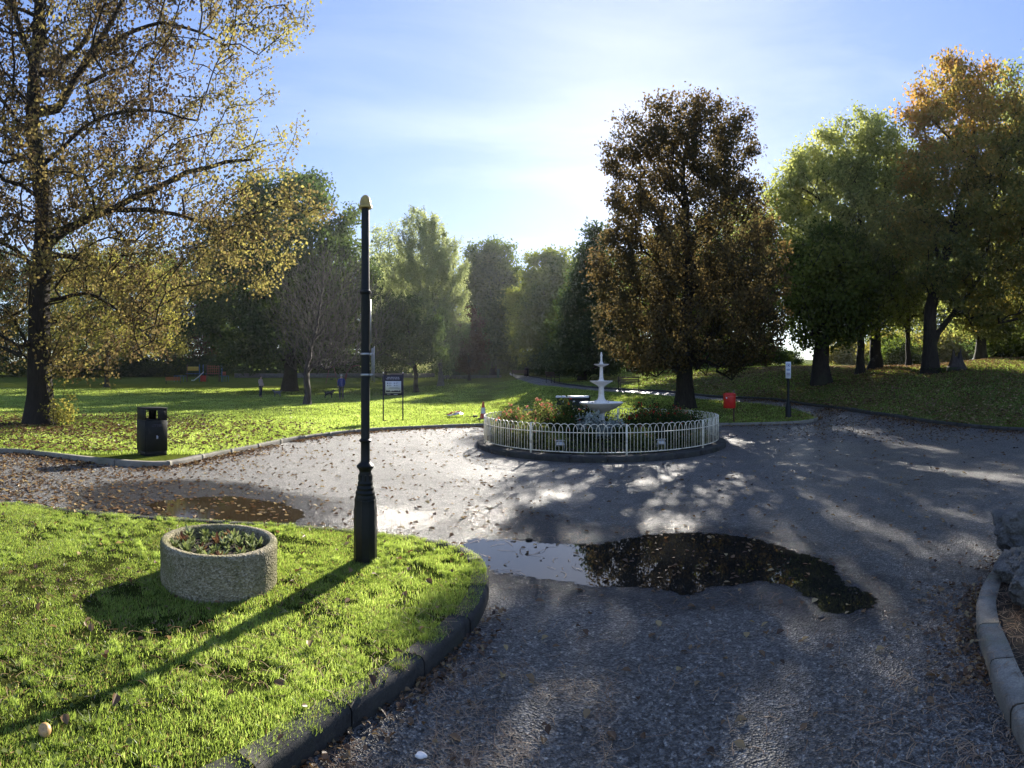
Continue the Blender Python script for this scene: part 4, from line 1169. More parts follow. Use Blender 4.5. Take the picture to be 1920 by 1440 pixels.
# ---------------------------------------------------------------- planter
def planter():
    near = at(410, 1137, LAWN)
    d = Vector((near.x, near.y)); R = .455
    c = d.normalized() * (d.length + R)
    root = empty('planter', (c.x, c.y, LAWN - .03)); tag(root, 'round concrete planter of pebbly aggregate with bedding plants, on the near lawn', 'planter')
    rs_ = random.Random(3)
    b = MB(); H = .37
    prof = [(R * .985, 0), (R, .02), (R + .004, H - .02), (R - .004, H - .004), (R - .02, H), (R - .05, H - .002), (R - .062, H - .015), (R - .065, H - .12)]
    fine = []
    for (r0, z0), (r1, z1) in zip(prof[:-1], prof[1:]):
        m = max(1, int(abs(z1 - z0) / .012))
        for k in range(m): fine.append((r0 + (r1 - r0) * k / m, z0 + (z1 - z0) * k / m))
    fine.append(prof[-1])
    b.lathe(fine, 220, cap=False)
    for i, p in enumerate(b.v):
        q = Vector((p[0], p[1], 0)).normalized() * rs_.uniform(-.0022, .0022)
        b.v[i] = (p[0] + q.x, p[1] + q.y, p[2] + rs_.uniform(-.0015, .0015))
    b.build('drum', M['aggregate'], root, True)
    b = MB(); b.lathe([(R - .055, H - .10), (.2, H - .07), (.001, H - .06)], 40, cap=False); b.build('soil', M['soil'], root, True)
    # bedding plants: rosettes of spoon leaves
    def rosette(seed, col, mat):
        q = np.random.RandomState(seed); V = []; Q = []; T = []
        n = 26
        for k in range(n):
            a = k * 2.4 + q.normal(0, .2); el = q.uniform(.1, .8); l = q.uniform(.03, .06)
            f = np.array([math.cos(a) * math.cos(el), math.sin(a) * math.cos(el), math.sin(el)]); s = np.array([-math.sin(a), math.cos(a), 0]); u = np.cross(f, s) * -1
            o = np.array([0, 0, .005 * k / 4.]); w = l * .42
            pts = [o, o + f * l * .5 + s * w * .5 - u * .0, o + f * l * .95 + s * w * .3 + u * l * -.12, o + f * l * 1.05 - u * l * .2, o + f * l * .95 - s * w * .3 - u * l * .12, o + f * l * .5 - s * w * .5]
            i = len(V); V += pts; Q += [(i, i + 1, i + 2, i + 3), (i, i + 3, i + 4, i + 5)]; T += [q.rand()] * 2
        t_ = T[:]
        return np_mesh('foliage', np.array(V), Q, None, fattr=t_)
    ms = [rosette(s, 0, 0) for s in (1, 2, 3)]
    for m_ in ms: m_.materials.append(LM['pansy'])
    fm = rosette(9, 0, 0); fm.materials.append(LM['amber'])
    R2 = np.random.RandomState(4)
    k = 0
    for i in range(34):
        a = i * 2.399; rr = (R - .11) * math.sqrt((i + .5) / 34); x, y = rr * math.cos(a) + R2.normal(0, .01), rr * math.sin(a) + R2.normal(0, .01)
        am = i % 6 == 1
        root2 = empty('bedding_plant', (c.x + x, c.y + y, LAWN - .03 + H - .075)); root2.rotation_euler.z = R2.uniform(0, 6)
        s = R2.uniform(.7, 1.25); root2.scale = (s, s, s * R2.uniform(.8, 1.3))
        o = bpy.data.objects.new('foliage', fm if am else ms[i % 3]); COL.objects.link(o); o.parent = root2
        tag(root2, 'small amber-leaved bedding plant in the round concrete planter' if am else 'small pale green bedding plant in the round concrete planter', 'bedding plant',
            'amber bedding plants in the planter' if am else 'green bedding plants in the planter')
planter()

# ---------------------------------------------------------------- litter bin
def bin_():
    g = at(285, 852, LAWN); g.z -= .01
    root = empty('litter_bin', g, face_cam(g) + math.radians(22)); tag(root, 'square black litter bin with open hooded top on the lawn corner', 'litter bin')
    w, d, H = .50, .46, .98
    b = MB(); b.box((0, 0, .05), (w - .02, d - .02, .10), 0, .004); b.build('plinth', M['bin_black'], root)
    b = MB(); b.box((0, 0, .415), (w, d, .63), 0, .004); b.build('body', M['bin_black'], root)
    b = MB(); b.box((.01, -d / 2 - .008, .41), (w - .06, .016, .60), 0, .006); dr = b.build('door', M['bin_black'], root)
    b = MB(); b.box((.01, -d / 2 - .018, .39), (.022, .008, .07), .0, .002); b.box((.03, -d / 2 - .018, .385), (.012, .008, .05), 0, .002); b.build('litter_symbol', M['pale_ink'], dr)
    fc = bpy.data.curves.new('lettering', 'FONT'); fc.body = 'LITTER'; fc.size = .075; fc.align_x = 'CENTER'; fc.extrude = .001
    fo = bpy.data.objects.new('lettering', fc); COL.objects.link(fo); dg_ = bpy.context.evaluated_depsgraph_get(); me_ = bpy.data.meshes.new_from_object(fo.evaluated_get(dg_), depsgraph=dg_); bpy.data.objects.remove(fo, do_unlink=True); me_.materials.clear(); fo = link('lettering', me_, M['ink'], dr); fo.location = (.01, -d / 2 - .018, .60); fo.rotation_euler = (math.pi / 2, 0, 0)
    b = MB()
    hw, hd = w - .012, d - .012; z0, z1 = .73, .955
    for sx in (-1, 1): b.box((sx * (hw / 2 - .012), 0, (z0 + z1) / 2), (.024, hd, z1 - z0), 0, .004)
    for sy in (-1, 1):
        b.box((.125 if sy < 0 else .10, sy * (hd / 2 - .01), (z0 + z1) / 2), (.17, .02, z1 - z0 - .002), 0, .003)
        b.box((-.04, sy * (hd / 2 - .01), z1 - .012), (.3, .018, .022), 0, .003)
        b.box((-.04, sy * (hd / 2 - .01), z0 + .012), (.3, .018, .022), 0, .003)
    b.build('hood_wall', M['bin_black'], root)
    b = MB(); b.box((0, 0, .968), (hw + .01, hd + .01, .03), 0, .004); b.build('hood_top', M['bin_black'], root)
bin_()

# ---------------------------------------------------------------- flower bed, fence and fountain
RC = 14.13; cxy = polar(1127.5, RC); CB = Vector((cxy[0], cxy[1], 0)); RZ = face_cam(CB)
def bedstuff():
    b = MB()
    segs = 26
    for k in range(segs):
        a0, a1 = 2 * math.pi * k / segs + .002, 2 * math.pi * (k + 1) / segs - .002
        pr = [(3.12, -.03), (3.12, .085), (3.10, .11), (2.98, .115), (2.80, .115), (2.78, .0)]
        v = []; q = []; m = len(pr); K = 6
        for i in range(K):
            a = a0 + (a1 - a0) * i / (K - 1)
            for r_, z in pr: v.append((r_ * math.cos(a), r_ * math.sin(a), z))
        for i in range(K - 1):
            for j in range(m - 1): q.append((i * m + j, (i + 1) * m + j, (i + 1) * m + j + 1, i * m + j + 1))
        q += [(0, 1, 2, 3), (0, 3, 4, 5)]; e = (K - 1) * m; q += [(e + 3, e + 2, e + 1, e), (e + 5, e + 4, e + 3, e)]
        b.add(v, q)
    root = b.build('bed_edging', M['kerb_dark']); root.location = CB; tag(root, 'low round stone edging of the fountain flower bed', 'stone edging')
    b = MB(); b.lathe([(2.82, .06), (2.2, .14), (1.0, .2), (.001, .22)], 60, cap=False); s = b.build('bed_soil', M['soil'], None, True); s.location = CB; tag(s, kind='structure')
    # hooped fence
    f = empty('hoop_fence', CB, RZ); tag(f, 'cream hooped iron fence around the fountain flower bed', 'fence')
    RF = 2.93; N = 240; da = 2 * math.pi / N
    def fp(a, z): return (RF * math.sin(a), -RF * math.cos(a), z)
    for z, nm in ((.175, 'bottom_rail'), (.57, 'top_rail')):
        b = MB(); b.tube([fp(2 * math.pi * k / 180, z) for k in range(180)], .009 if nm == 'top_rail' else .011, 6, closed=True); b.build(nm, M['cream'], f, True)
    offs = math.radians(10); bays = 9
    for k in range(bays):
        a = offs + k * math.radians(40)
        b = MB(); b.box((RF * math.sin(a), -RF * math.cos(a), .41), (.035, .035, .66), a, .004); b.build('post', M['cream'], f)
        b = MB(); h0 = int(round(k * N / bays / 2)); h1 = int(round((k + 1) * N / bays / 2))
        for h in range(h0, h1):
            i0 = 2 * h; a0 = offs + i0 * da; a1 = a0 + 3 * da
            rad_ = RF + (.008 if h % 2 else -.008)
            pts = []
            pts.append((rad_ * math.sin(a0), -rad_ * math.cos(a0), .172)); pts.append((rad_ * math.sin(a0), -rad_ * math.cos(a0), .62))
            for t in range(1, 10):
                th = math.pi * t / 10; am = (a0 + a1) / 2 - (a1 - a0) / 2 * math.cos(th)
                pts.append((rad_ * math.sin(am), -rad_ * math.cos(am), .62 + .125 * math.sin(th)))
            pts.append((rad_ * math.sin(a1), -rad_ * math.cos(a1), .62)); pts.append((rad_ * math.sin(a1), -rad_ * math.cos(a1), .172))
            b.tube(pts, .0074, 5)
        b.build('hoop_panel', M['cream'], f, True)
    # three-tier fountain
    t = empty('fountain', (CB.x, CB.y, .18), RZ); tag(t, 'white three-tier stone fountain in the middle of the round flower bed', 'fountain')
    def part(nm, prof, n=40): b_ = MB(); b_.lathe([(r_, z - .18) for r_, z in prof], n); return b_.build(nm, M['white_stone'], t, True, 35)
    part('pedestal', [(.26, .17), (.26, .24), (.2, .27), (.13, .34), (.10, .42), (.12, .5), (.09, .6), (.085, .75), (.11, .80), (.13, .83)])
    part('large_bowl', [(.12, .80), (.2, .83), (.38, .91), (.50, .99), (.555, 1.03), (.56, 1.05), (.545, 1.058), (.50, 1.04), (.2, 1.0), (.16, 1.0)], 56)
    part('lower_column', [(.19, 1.0), (.19, 1.06), (.17, 1.09), (.12, 1.10), (.09, 1.14), (.075, 1.2), (.068, 1.32), (.064, 1.42), (.075, 1.44), (.08, 1.46)])
    part('middle_bowl', [(.07, 1.45), (.13, 1.49), (.2, 1.53), (.28, 1.575), (.29, 1.585), (.28, 1.595), (.24, 1.58), (.08, 1.56)], 48)
    part('upper_column', [(.07, 1.56), (.075, 1.60), (.06, 1.63), (.048, 1.68), (.042, 1.80), (.038, 1.93), (.045, 1.95)])
    part('small_bowl', [(.045, 1.945), (.10, 1.965), (.17, 1.99), (.19, 2.005), (.185, 2.015), (.15, 2.01), (.05, 2.0)], 40)
    part('finial', [(.045, 2.0), (.05, 2.04), (.035, 2.06), (.026, 2.1), (.022, 2.2), (.032, 2.225), (.03, 2.25), (.018, 2.27), (.024, 2.29), (.012, 2.31), (.001, 2.32)], 24)
bedstuff()

def bush_variant(name, label, H, W, n, leafmat, petal, nflow, seed, lsz=.05, tint=(.4, .6), cat='flowering plant'):
    rs_ = np.random.RandomState(seed)
    root = empty(name, (0, 0, 0)); tag(root, label, cat)
    st = 26; P = []; V = []; stems = MB()
    tips = []
    for k in range(st):
        a = rs_.uniform(0, 6.28); rr = W * math.sqrt(rs_.rand()); h = H * rs_.uniform(.6, 1.1) * (1 - .35 * (rr / W) ** 2)
        p0 = Vector((rr * .35 * math.cos(a), rr * .35 * math.sin(a), 0)); p2 = Vector((rr * math.cos(a), rr * math.sin(a), h)); p1 = (p0 + p2) / 2 + Vector((0, 0, h * .1))
        stems.tube([p0, p1, p2], [.006, .005, .003], 4); tips.append(p2); P += [p0.lerp(p2, t) for t in (.3, .5, .7, .85, 1)]
    stems.build('stems', M['bark'], root)
    P = np.array([tuple(p) for p in P])
    k = rs_.randint(0, len(P), n); pos = P[k] + rs_.normal(0, .055, (n, 3)); pos[:, 2] = np.maximum(pos[:, 2], .02)
    f = rs_.normal(0, 1, (n, 3)); f /= np.linalg.norm(f, axis=1)[:, None]; g = rs_.normal(0, 1, (n, 3)); s = np.cross(f, g); s /= np.linalg.norm(s, axis=1)[:, None]
    L_ = (lsz * rs_.uniform(.6, 1.4, n))[:, None]
    V = np.stack([pos - f * L_ * .5, pos + s * L_ * .28, pos + f * L_ * .5, pos - s * L_ * .28], 1).reshape(-1, 3)
    q = np.arange(n)[:, None] * 4 + np.array([[0, 1, 2, 3]])
    tn = np.clip(tint[0] + tint[1] * (rs_.rand(len(P))[k] - .5) + rs_.normal(0, .15, n), 0, 1)
    link('foliage', np_mesh('foliage', V, q, None, fattr=tn), LM[leafmat], root)
    if nflow:
        nflow = int(nflow * 1.5)
        T = np.array([tuple(p) for p in tips]); k = rs_.randint(0, len(T), nflow)
        c = T[k] + rs_.normal(0, .035, (nflow, 3)); m = nflow * 6
        c = np.repeat(c, 6, 0) + rs_.normal(0, .009, (m, 3)); f = rs_.normal(0, 1, (m, 3)); f /= np.linalg.norm(f, axis=1)[:, None]; g = rs_.normal(0, 1, (m, 3)); s = np.cross(f, g); s /= np.linalg.norm(s, axis=1)[:, None]
        V = np.stack([c - f * .014, c + s * .012, c + f * .014, c - s * .012], 1).reshape(-1, 3)
        link('blossom', np_mesh('blossom', V, np.arange(m)[:, None] * 4 + np.array([[0, 1, 2, 3]]), None, fattr=rs_.rand(m)), LM[petal], root)
    return root
VAR = {'pink': bush_variant('flowering_bush', '', .82, .42, 2600, 'bed', 'pink', 46, 301, tint=(.75, .5)),
       'red': bush_variant('flowering_bush', '', .72, .40, 2600, 'bed', 'scarlet', 30, 303, tint=(.35, .6)),
       'dark': bush_variant('leafy_bush', '', .78, .42, 3000, 'bed', 'scarlet', 4, 305, tint=(.15, .5), cat='bush'),
       'pale': bush_variant('leafy_bush', '', .5, .36, 2600, 'bed', 'pink', 8, 307, .045, tint=(.85, .4), cat='bush'),
       'silver': bush_variant('silver_plant', '', .38, .26, 1400, 'silver', 'pink', 0, 309, .06, tint=(.5, .6), cat='plant')}
placed = set()
bushes = [('pink', -2.1, -.5, 1.05, 'pink-flowered bush at the left side of the fountain bed'), ('pink', -1.65, .35, 1.15, 'tallest pink-flowered bush, left of the dark bushes in the fountain bed'),
          ('pink', -2.35, .55, .9, 'small pink-flowered bush at the back left of the fountain bed'), ('pale', -2.25, -1.1, 1.1, 'pale leafy bush behind the fence at the far left of the fountain bed'),
          ('pale', -1.6, -1.5, 1.15, 'pale leafy bush behind the left front fence post'), ('pink', -1.5, -.6, 1.05, 'pink-flowered bush in the front left of the fountain bed'),
          ('dark', -.8, .2, 1.2, 'tall dark bush left of the fountain below the cabinet'), ('dark', -.95, -.9, .95, 'dark bush in front of the pair of dark bushes left of the fountain'),
          ('dark', -.4, -.2, 1.0, 'dark bush touching the left side of the fountain pedestal'), ('silver', -.2, -.6, 1.5, 'silver-leaved plant at the left foot of the fountain'), ('silver', .28, -.65, 1.2, 'silver-leaved plant at the right foot of the fountain'),
          ('dark', .5, -1.5, .65, 'low dark bush in front right of the fountain'), ('dark', -.3, -1.7, .6, 'low dark bush in front left of the fountain'), ('pale', .9, -1.9, .85, 'pale leafy bush behind the middle front fence post'),
          ('red', .95, -.5, 1.15, 'bright red-flowered bush right of the fountain'), ('red', 1.35, .2, 1.1, 'dark red-flowered bush at the back right of the fountain bed'), ('dark', 1.65, -.9, 1.0, 'dark bush right of the red flowers in the fountain bed'),
          ('red', 1.95, .3, 1.05, 'red-flowered bush before the maple trunk in the fountain bed'), ('dark', 2.25, -.4, .9, 'dark bush at the right end of the fountain bed'), ('pink', 2.1, .9, .9, 'pink-flowered bush at the back right end of the bed'),
          ('dark', 1.7, -1.6, .6, 'low dark bush at the right front of the fountain bed'), ('pale', -.9, -2.2, .75, 'low pale bush at the front left of the fountain bed'), ('dark', .1, 1.2, .7, 'dark bush behind the fountain pedestal'),
          ('pink', -.6, 1.6, .75, 'pink-flowered bush behind the dark bush at the back of the bed'), ('pale', 2.35, -1.05, .7, 'low pale bush at the right corner of the bed')]
Rb = Matrix.Rotation(RZ, 3, 'Z')
for i, (k, x, y, s, lab) in enumerate(bushes):
    o = VAR[k] if k not in placed else copy_tree(VAR[k]); placed.add(k)
    p = Rb @ Vector((x, y, 0)); rr = math.hypot(x, y)
    o.location = (CB.x + p.x, CB.y + p.y, np.interp(rr, [0, 1, 2.2, 2.82], [.22, .2, .14, .06]) - .01)
    o.rotation_euler.z = i * 1.7; o.scale = (s, s, s); o['label'] = lab
    o['group'] = {'pink': 'pink-flowered bushes in the fountain bed', 'red': 'red-flowered bushes in the fountain bed', 'dark': 'dark leafy bushes in the fountain bed', 'pale': 'pale leafy bushes in the fountain bed', 'silver': 'silver plants at the fountain foot'}[k]
# ground cover inside the bed
n = 9000; a = rs.uniform(0, 6.28, n); r_ = 2.72 * np.sqrt(rs.rand(n)); p = np.column_stack([CB.x + r_ * np.cos(a), CB.y + r_ * np.sin(a), np.interp(r_, [0, 1, 2.2, 2.82], [.22, .2, .14, .06]) + rs.uniform(0, .12, n)])
quads_cloud('ground_cover', p, rs.uniform(.03, .07, n), LM['bed'], np.clip(rs.normal(.4, .3, n), 0, 1), rs, .8, .6, .3)

def flood(px, r, lab):
    g = gp(px, r, 0); g.z = .14
    root = empty('floodlight', g, face_cam(g) + .15); tag(root, lab, 'floodlight', 'floodlights in the fountain bed')
    b = MB(); b.box((0, 0, .15), (.17, .07, .10), 0, .01, M=Matrix.Rotation(-.5, 3, 'X')); b.build('housing', M['steel'], root)
    b = MB(); b.box((0, .02, .215), (.20, .10, .012), 0, .003, M=Matrix.Rotation(-.25, 3, 'X')); b.build('visor', M['white'], root)
    b = MB(); b.tube([(-.09, 0, .15), (-.09, 0, .0), (.09, 0, .0), (.09, 0, .15)], .008, 6); b.build('bracket', M['steel'], root)
flood(1050, 11.75, 'pale floodlight behind the left front of the hooped fence'); flood(1240, 11.95, 'bluish floodlight behind the right front of the hooped fence')

def cabinet():
    g = gp(1075, 18.4, 0); g.z += LAWN - .01
    root = empty('cabinet', g, face_cam(g)); tag(root, 'low black cabinet with a pale flat lid behind the fountain bed', 'cabinet')
    b = MB(); b.box((0, 0, .46), (1.08, .42, .92), 0, .01); b.build('body', M['black'], root)
    b = MB(); b.box((-.01, -.01, .955), (1.13, .5, .06), 0, .01); b.build('lid', M['white'], root)
    b = MB(); b.box((.53, -.02, .955), (.05, .5, .068), 0, .004); b.build('lid_edge', M['rubber'], root)
    for x in (-.32, .02):
        b = MB(); b.lathe([(.04, 0), (.04, .01), (.001, .012)], 20); o = b.build('vent_cap', M['steel'], root); o.rotation_euler = (math.pi / 2, 0, 0); o.location = (x, -.21, .80)
cabinet()

# ---------------------------------------------------------------- signs, bins, cone
def board():
    g = at(737, 790, LAWN); g.z -= .02
    root = empty('notice_board', g, face_cam(g) + .12); tag(root, 'navy notice board on two posts with a white information panel, on the lawn edge', 'notice board')
    for sx in (-1, 1):
        b = MB(); b.box((sx * .355, 0, .87), (.045, .045, 1.74), 0, .004); p = b.build('post', M['navy'], root)
        b = MB(); b.lathe([(.001, .0), (.02, .01), (.028, .03), (.024, .05), (.001, .062)], 12, c=(sx * .355, 0, 1.735)); b.build('ball_cap', M['steel'], p, True)
    b = MB(); b.box((0, -.005, 1.32), (.66, .03, .74), 0, .004); pn = b.build('panel', M['navy'], root)
    b = MB(); b.box((.005, -.0235, 1.25), (.57, .006, .43), 0, 0)
    b.build('information_sheet', M['white'], pn)
    # lines of lettering too small to read
    b = MB(); rr = random.Random(2)
    for z, x0, x1 in ((1.60, -.21, .22), (1.545, -.24, .24)):
        x = x0
        while x < x1:
            w = rr.uniform(.04, .11); w = min(w, x1 - x); b.box((x + w / 2, -.0225, z), (w, .004, .026)); x += w + .018
    b.build('heading', M['pale_ink'], pn)
    b = MB()
    for cx, cz in ((-.2, 1.39), (.04, 1.39), (-.2, 1.31), (.04, 1.31)):
        b.box((cx, -.028, cz), (.028, .004, .04))
        for k in range(3): b.box((cx + .05 + rr.uniform(.03, .05), -.028, cz + .014 - k * .014), (rr.uniform(.08, .12), .003, .005))
    for k in range(4): b.box((.03, -.028, 1.25 - k * .02), (rr.uniform(.25, .42), .003, .006))
    b.build('small_print', M['ink'], pn)
    b = MB(); x = -.26
    while x < .26:
        w = rr.uniform(.03, .06); h = rr.uniform(.02, .065); b.box((min(x + w / 2, .245), -.029, 1.07 + h / 2), (w, .004, h)); x += w
    b.build('skyline_picture', M['navy'], pn)
    b = MB(); b.box((-.16, -.023, 1.0), (.12, .005, .02)); b.build('footer', M['pale_ink'], pn); b = MB(); b.box((.09, -.023, .985), (.14, .005, .03)); b.build('footer', M['pale_ink'], pn)
board()

def sign_post():
    g = at(1478, 783, LAWN); g.z -= .02
    root = empty('sign_post', g, face_cam(g)); tag(root, 'black post with a white rectangular sign at the tip of the lawn', 'sign post')
    b = MB(); b.lathe([(.12, 0), (.12, .03), (.11, .05), (.11, .42), (.10, .44), (.065, .58), (.055, .62), (.048, .64), (.048, 2.05), (.05, 2.06), (.03, 2.09), (.001, 2.1)], 16); b.build('post', M['black'], root, True, 30)
    b = MB(); b.box((0, -.058, 1.80), (.20, .008, .62), 0, .002); pl = b.build('plate', M['white'], root)
    b = MB()
    pts = [(.07 * math.cos(a * math.pi / 12), -.066, 1.985 + .07 * math.sin(a * math.pi / 12)) for a in range(24)]
    b.tube(pts, .006, 4, closed=True); b.tube([(-.05, -.066, 2.03), (.05, -.066, 1.94)], .006, 4)
    b.build('ring_symbol', M['blue_ink'], pl)
    b = MB(); b.box((.005, -.065, 1.985), (.05, .004, .03)); b.box((-.012, -.065, 1.965), (.01, .004, .04)); b.box((.02, -.065, 1.965), (.01, .004, .04)); b.box((.03, -.065, 2.005), (.025, .004, .025)); b.build('dog_symbol', M['ink'], pl)
    b = MB()
    for z, w in ((1.84, .13), (1.815, .15), (1.785, .12)): b.box((0, -.064, z), (w, .003, .014))
    b.build('small_print', M['blue_ink'], pl)
    b = MB(); b.box((0, -.064, 1.67), (.12, .003, .08), 0); b.box((0, -.064, 1.60), (.14, .003, .014)); b.box((0, -.064, 1.57), (.1, .003, .012)); b.build('badge', M['pale_ink'], pl)
sign_post()

def red_bin():
    g = at(1370, 792, LAWN); g.z -= .02
    root = empty('dog_waste_bin', g, face_cam(g) - .1); tag(root, 'red waste bin fixed to a dark post at the lawn edge', 'waste bin')
    b = MB(); b.box((.10, .08, .58), (.06, .06, 1.16), 0, .006); b.build('post', M['wood'], root)
    b = MB()
    pr = [(.0, -.2)]
    b.lathe([(.0, .52), (.20, .52), (.215, .55), (.22, .90), (.22, .97), (.21, .99)], 28, c=(-.04, -.02, 0)); b.build('bucket', M['red'], root, True, 30)
    b = MB(); b.lathe([(.228, .96), (.23, 1.0), (.20, 1.035), (.12, 1.055), (.001, 1.06)], 28, c=(-.04, -.02, 0)); b.build('lid', M['red'], root, True, 35)
    b = MB(); b.box((-.12, -.222, .88), (.05, .006, .05), -.35, .001); b.build('sticker', M['white'], root)
red_bin()

def cone():
    g = at(906, 786, LAWN)
    root = empty('traffic_cone', g, .4); tag(root, 'red and white traffic cone on the lawn edge left of the hooped fence', 'traffic cone')
    b = MB(); b.box((0, 0, .02), (.34, .34, .04), 0, .015); b.build('foot', M['rubber'], root)
    b = MB(); b.lathe([(.135, .04), (.125, .06), (.098, .22), (.094, .222), (.062, .438), (.0640, .44), (.042, .58), (.028, .655), (.026, .67), (.018, .672)], 24); b.build('body', M['cone'], root, True, 40)
    b = MB(); b.lathe([(.0975, .22), (.0655, .44)], 24, cap=False); b.build('band', M['reflective'], root, True)
cone()

def crumpled():
    g = at(853, 783, LAWN)
    root = empty('folded_sign', g, .2); tag(root, 'collapsed red and white folding road sign lying flat on the grass', 'road sign')
    def sheet(w, d, s, seed, mat, nm, off, tilt):
        r_ = np.random.RandomState(seed); nx, ny = 18, 12
        X, Y = np.meshgrid(np.linspace(-w, w, nx), np.linspace(-d, d, ny)); Z = .05 + .05 * np.abs(np.sin(X * 7 + Y * 5 + seed)) + r_.normal(0, .008, X.shape) + .12 * np.exp(-((X - .2) ** 2 + Y ** 2) * 9)
        X = X * (1 - .75 * np.abs(Y) / d * .5); V = np.column_stack([X.ravel() + off[0], Y.ravel() + off[1], Z.ravel() + off[2]])
        i, j = np.meshgrid(np.arange(ny - 1), np.arange(nx - 1), indexing='ij'); a = i * nx + j
        q = np.stack([a, a + 1, a + nx + 1, a + nx], -1).reshape(-1, 4)
        o = link(nm, np_mesh(nm, V, q, None, smooth=True), M[mat], root)
    sheet(.36, .22, 0, 1, 'reflective', 'white_cloth', (0, 0, 0), 0); sheet(.34, .1, 0, 2, 'red', 'red_cloth', (-.05, .06, .045), 0)
    b = MB(); b.tube([(-.45, -.05, .03), (-.1, 0, .10), (.25, .02, .16)], .012, 6); b.tube([(.1, -.12, .03), (.85, -.14, .05)], .012, 6); b.box((.78, -.14, .05), (.16, .12, .09), .2, .01); b.build('leg_frame', M['rubber'], root)
crumpled()

# ---------------------------------------------------------------- benches
def bench(px, py, lab, mat, rot=0.0, w=1.5, up=LAWN, arms=True):
    g = at(px, py, up); g.z -= .01
    root = empty('park_bench', g, face_cam(g) + rot); tag(root, lab, 'bench')
    b = MB()
    for k in range(4): b.box((0, -.18 + k * .12, .44), (w, .09, .035), 0, .005)
    b.build('seat', mat, root)
    b = MB()
    for k in range(3): b.box((0, .23 + k * .025, .56 + k * .13), (w, .025, .09), 0, .005)
    b.build('backrest', mat, root)
    for sx in (-1, 1):
        b = MB(); x = sx * (w / 2 - .06)
        b.tube([(x, -.2, 0), (x, -.2, .62 if arms else .42)], .024, 6); b.tube([(x, .24, 0), (x, .21, .44), (x, .31, .9)], .024, 6); b.tube([(x, -.2, .41), (x, .22, .41)], .02, 6)
        if arms: b.tube([(x, -.24, .63), (x, .24, .64)], .024, 6)
        b.build('end_frame', M['black'], root)
    return root
bench(1180, 733, 'dark slatted bench beside the path, seen between fountain and maple', M['wood'], 2.9, 1.35)
bench(1037, 718, 'dark bench seen end-on on the slope above the path bend', M['wood'], 1.1, 1.5)
bench(974, 707, 'dark bench at the far end of the path beside the low wall', M['wood'], 0, 1.9)
bench(325, 720, 'orange bench on the lawn in front of the playground', M['orange'], .2, 1.9, arms=False)
bench(163, 707, 'green bench on the far left lawn under the trees', M['green_paint'], .2, 1.9)

def far_bin():
    g = at(987, 705, LAWN); root = empty('far_bin', g, face_cam(g)); root.name = 'round_bin'; tag(root, 'dark round bin beside the far bench at the path end', 'litter bin')
    b = MB(); b.lathe([(.30, 0), (.32, .05), (.32, .8), (.34, .84), (.34, .9)], 20); b.build('drum', M['black'], root, True, 30)
    b = MB(); b.lathe([(.35, .9), (.33, 1.0), (.18, 1.08), (.001, 1.1)], 20); b.build('hood', M['black'], root, True, 30)
far_bin()

def low_wall():
    a = at(822, 713); c = at(938, 709)
    a, c = Vector((a.x, a.y, 0)), Vector((c.x, c.y, 0))
    L_ = (c - a).length; mid = (a + c) / 2; z = float(hgt(mid.x, mid.y)) + LAWN
    root = empty('stone_wall', (mid.x, mid.y, z), math.atan2(c.y - a.y, c.x - a.x)); tag(root, 'low grey stone wall of the raised bed below the birch', 'wall')
    b = MB(); k = 0; x = -L_ / 2
    while x < L_ / 2 - .3:
        b.box((x + .3, 0, .16), (.58, .5, .5), 0, .03); x += .6
    b.build('stonework', M['wall_stone'], root)
    r2 = empty('iron_railing', (mid.x, mid.y, z + .4), root.rotation_euler.z); tag(r2, 'black iron railing on top of the low stone wall', 'railing')
    b = MB(); x = -L_ / 2 + .2
    while x < L_ / 2: b.tube([(x, 0, 0), (x, 0, .72)], .013, 5); x += .16
    b.build('bars', M['black'], r2)
    b = MB(); b.box((0, 0, .68), (L_, .04, .03)); b.box((0, 0, .12), (L_, .04, .03)); b.build('rails', M['black'], r2)
    for k in range(4):
        b = MB(); b.box((-L_ / 2 + .1 + (L_ - .2) * k / 3, 0, .40), (.09, .09, .8), 0, .01); b.build('post', M['black'], r2)
    g = gp(934, math.hypot(c.x, c.y) - .4, LAWN); r3 = empty('green_pillar', g, face_cam(g)); tag(r3, 'short green pillar at the right end of the iron railing', 'pillar')
    b = MB(); b.box((0, 0, .55), (.34, .34, 1.1), 0, .02); b.build('shaft', M['green_paint'], r3); b = MB(); b.box((0, 0, 1.14), (.42, .42, .08), 0, .02); b.build('cap', M['green_paint'], r3)
    # boundary wall far behind the play area
    p0, p1 = gp(440, 90), gp(815, 86); d = p1 - p0; mid = (p0 + p1) / 2
    r4 = empty('boundary_wall', (mid.x, mid.y, mid.z + LAWN - .05), math.atan2(d.y, d.x)); tag(r4, 'long low grey wall along the edge of the far woods', 'wall')
    b = MB(); Lw = Vector((d.x, d.y)).length; b.box((0, 0, .3), (Lw, .35, .6), 0, .02); b.build('stonework', M['wall_stone'], r4)
    b = MB(); b.box((0, 0, .64), (Lw, .45, .09), 0, .02); b.build('coping', M['kerb'], r4)
low_wall()

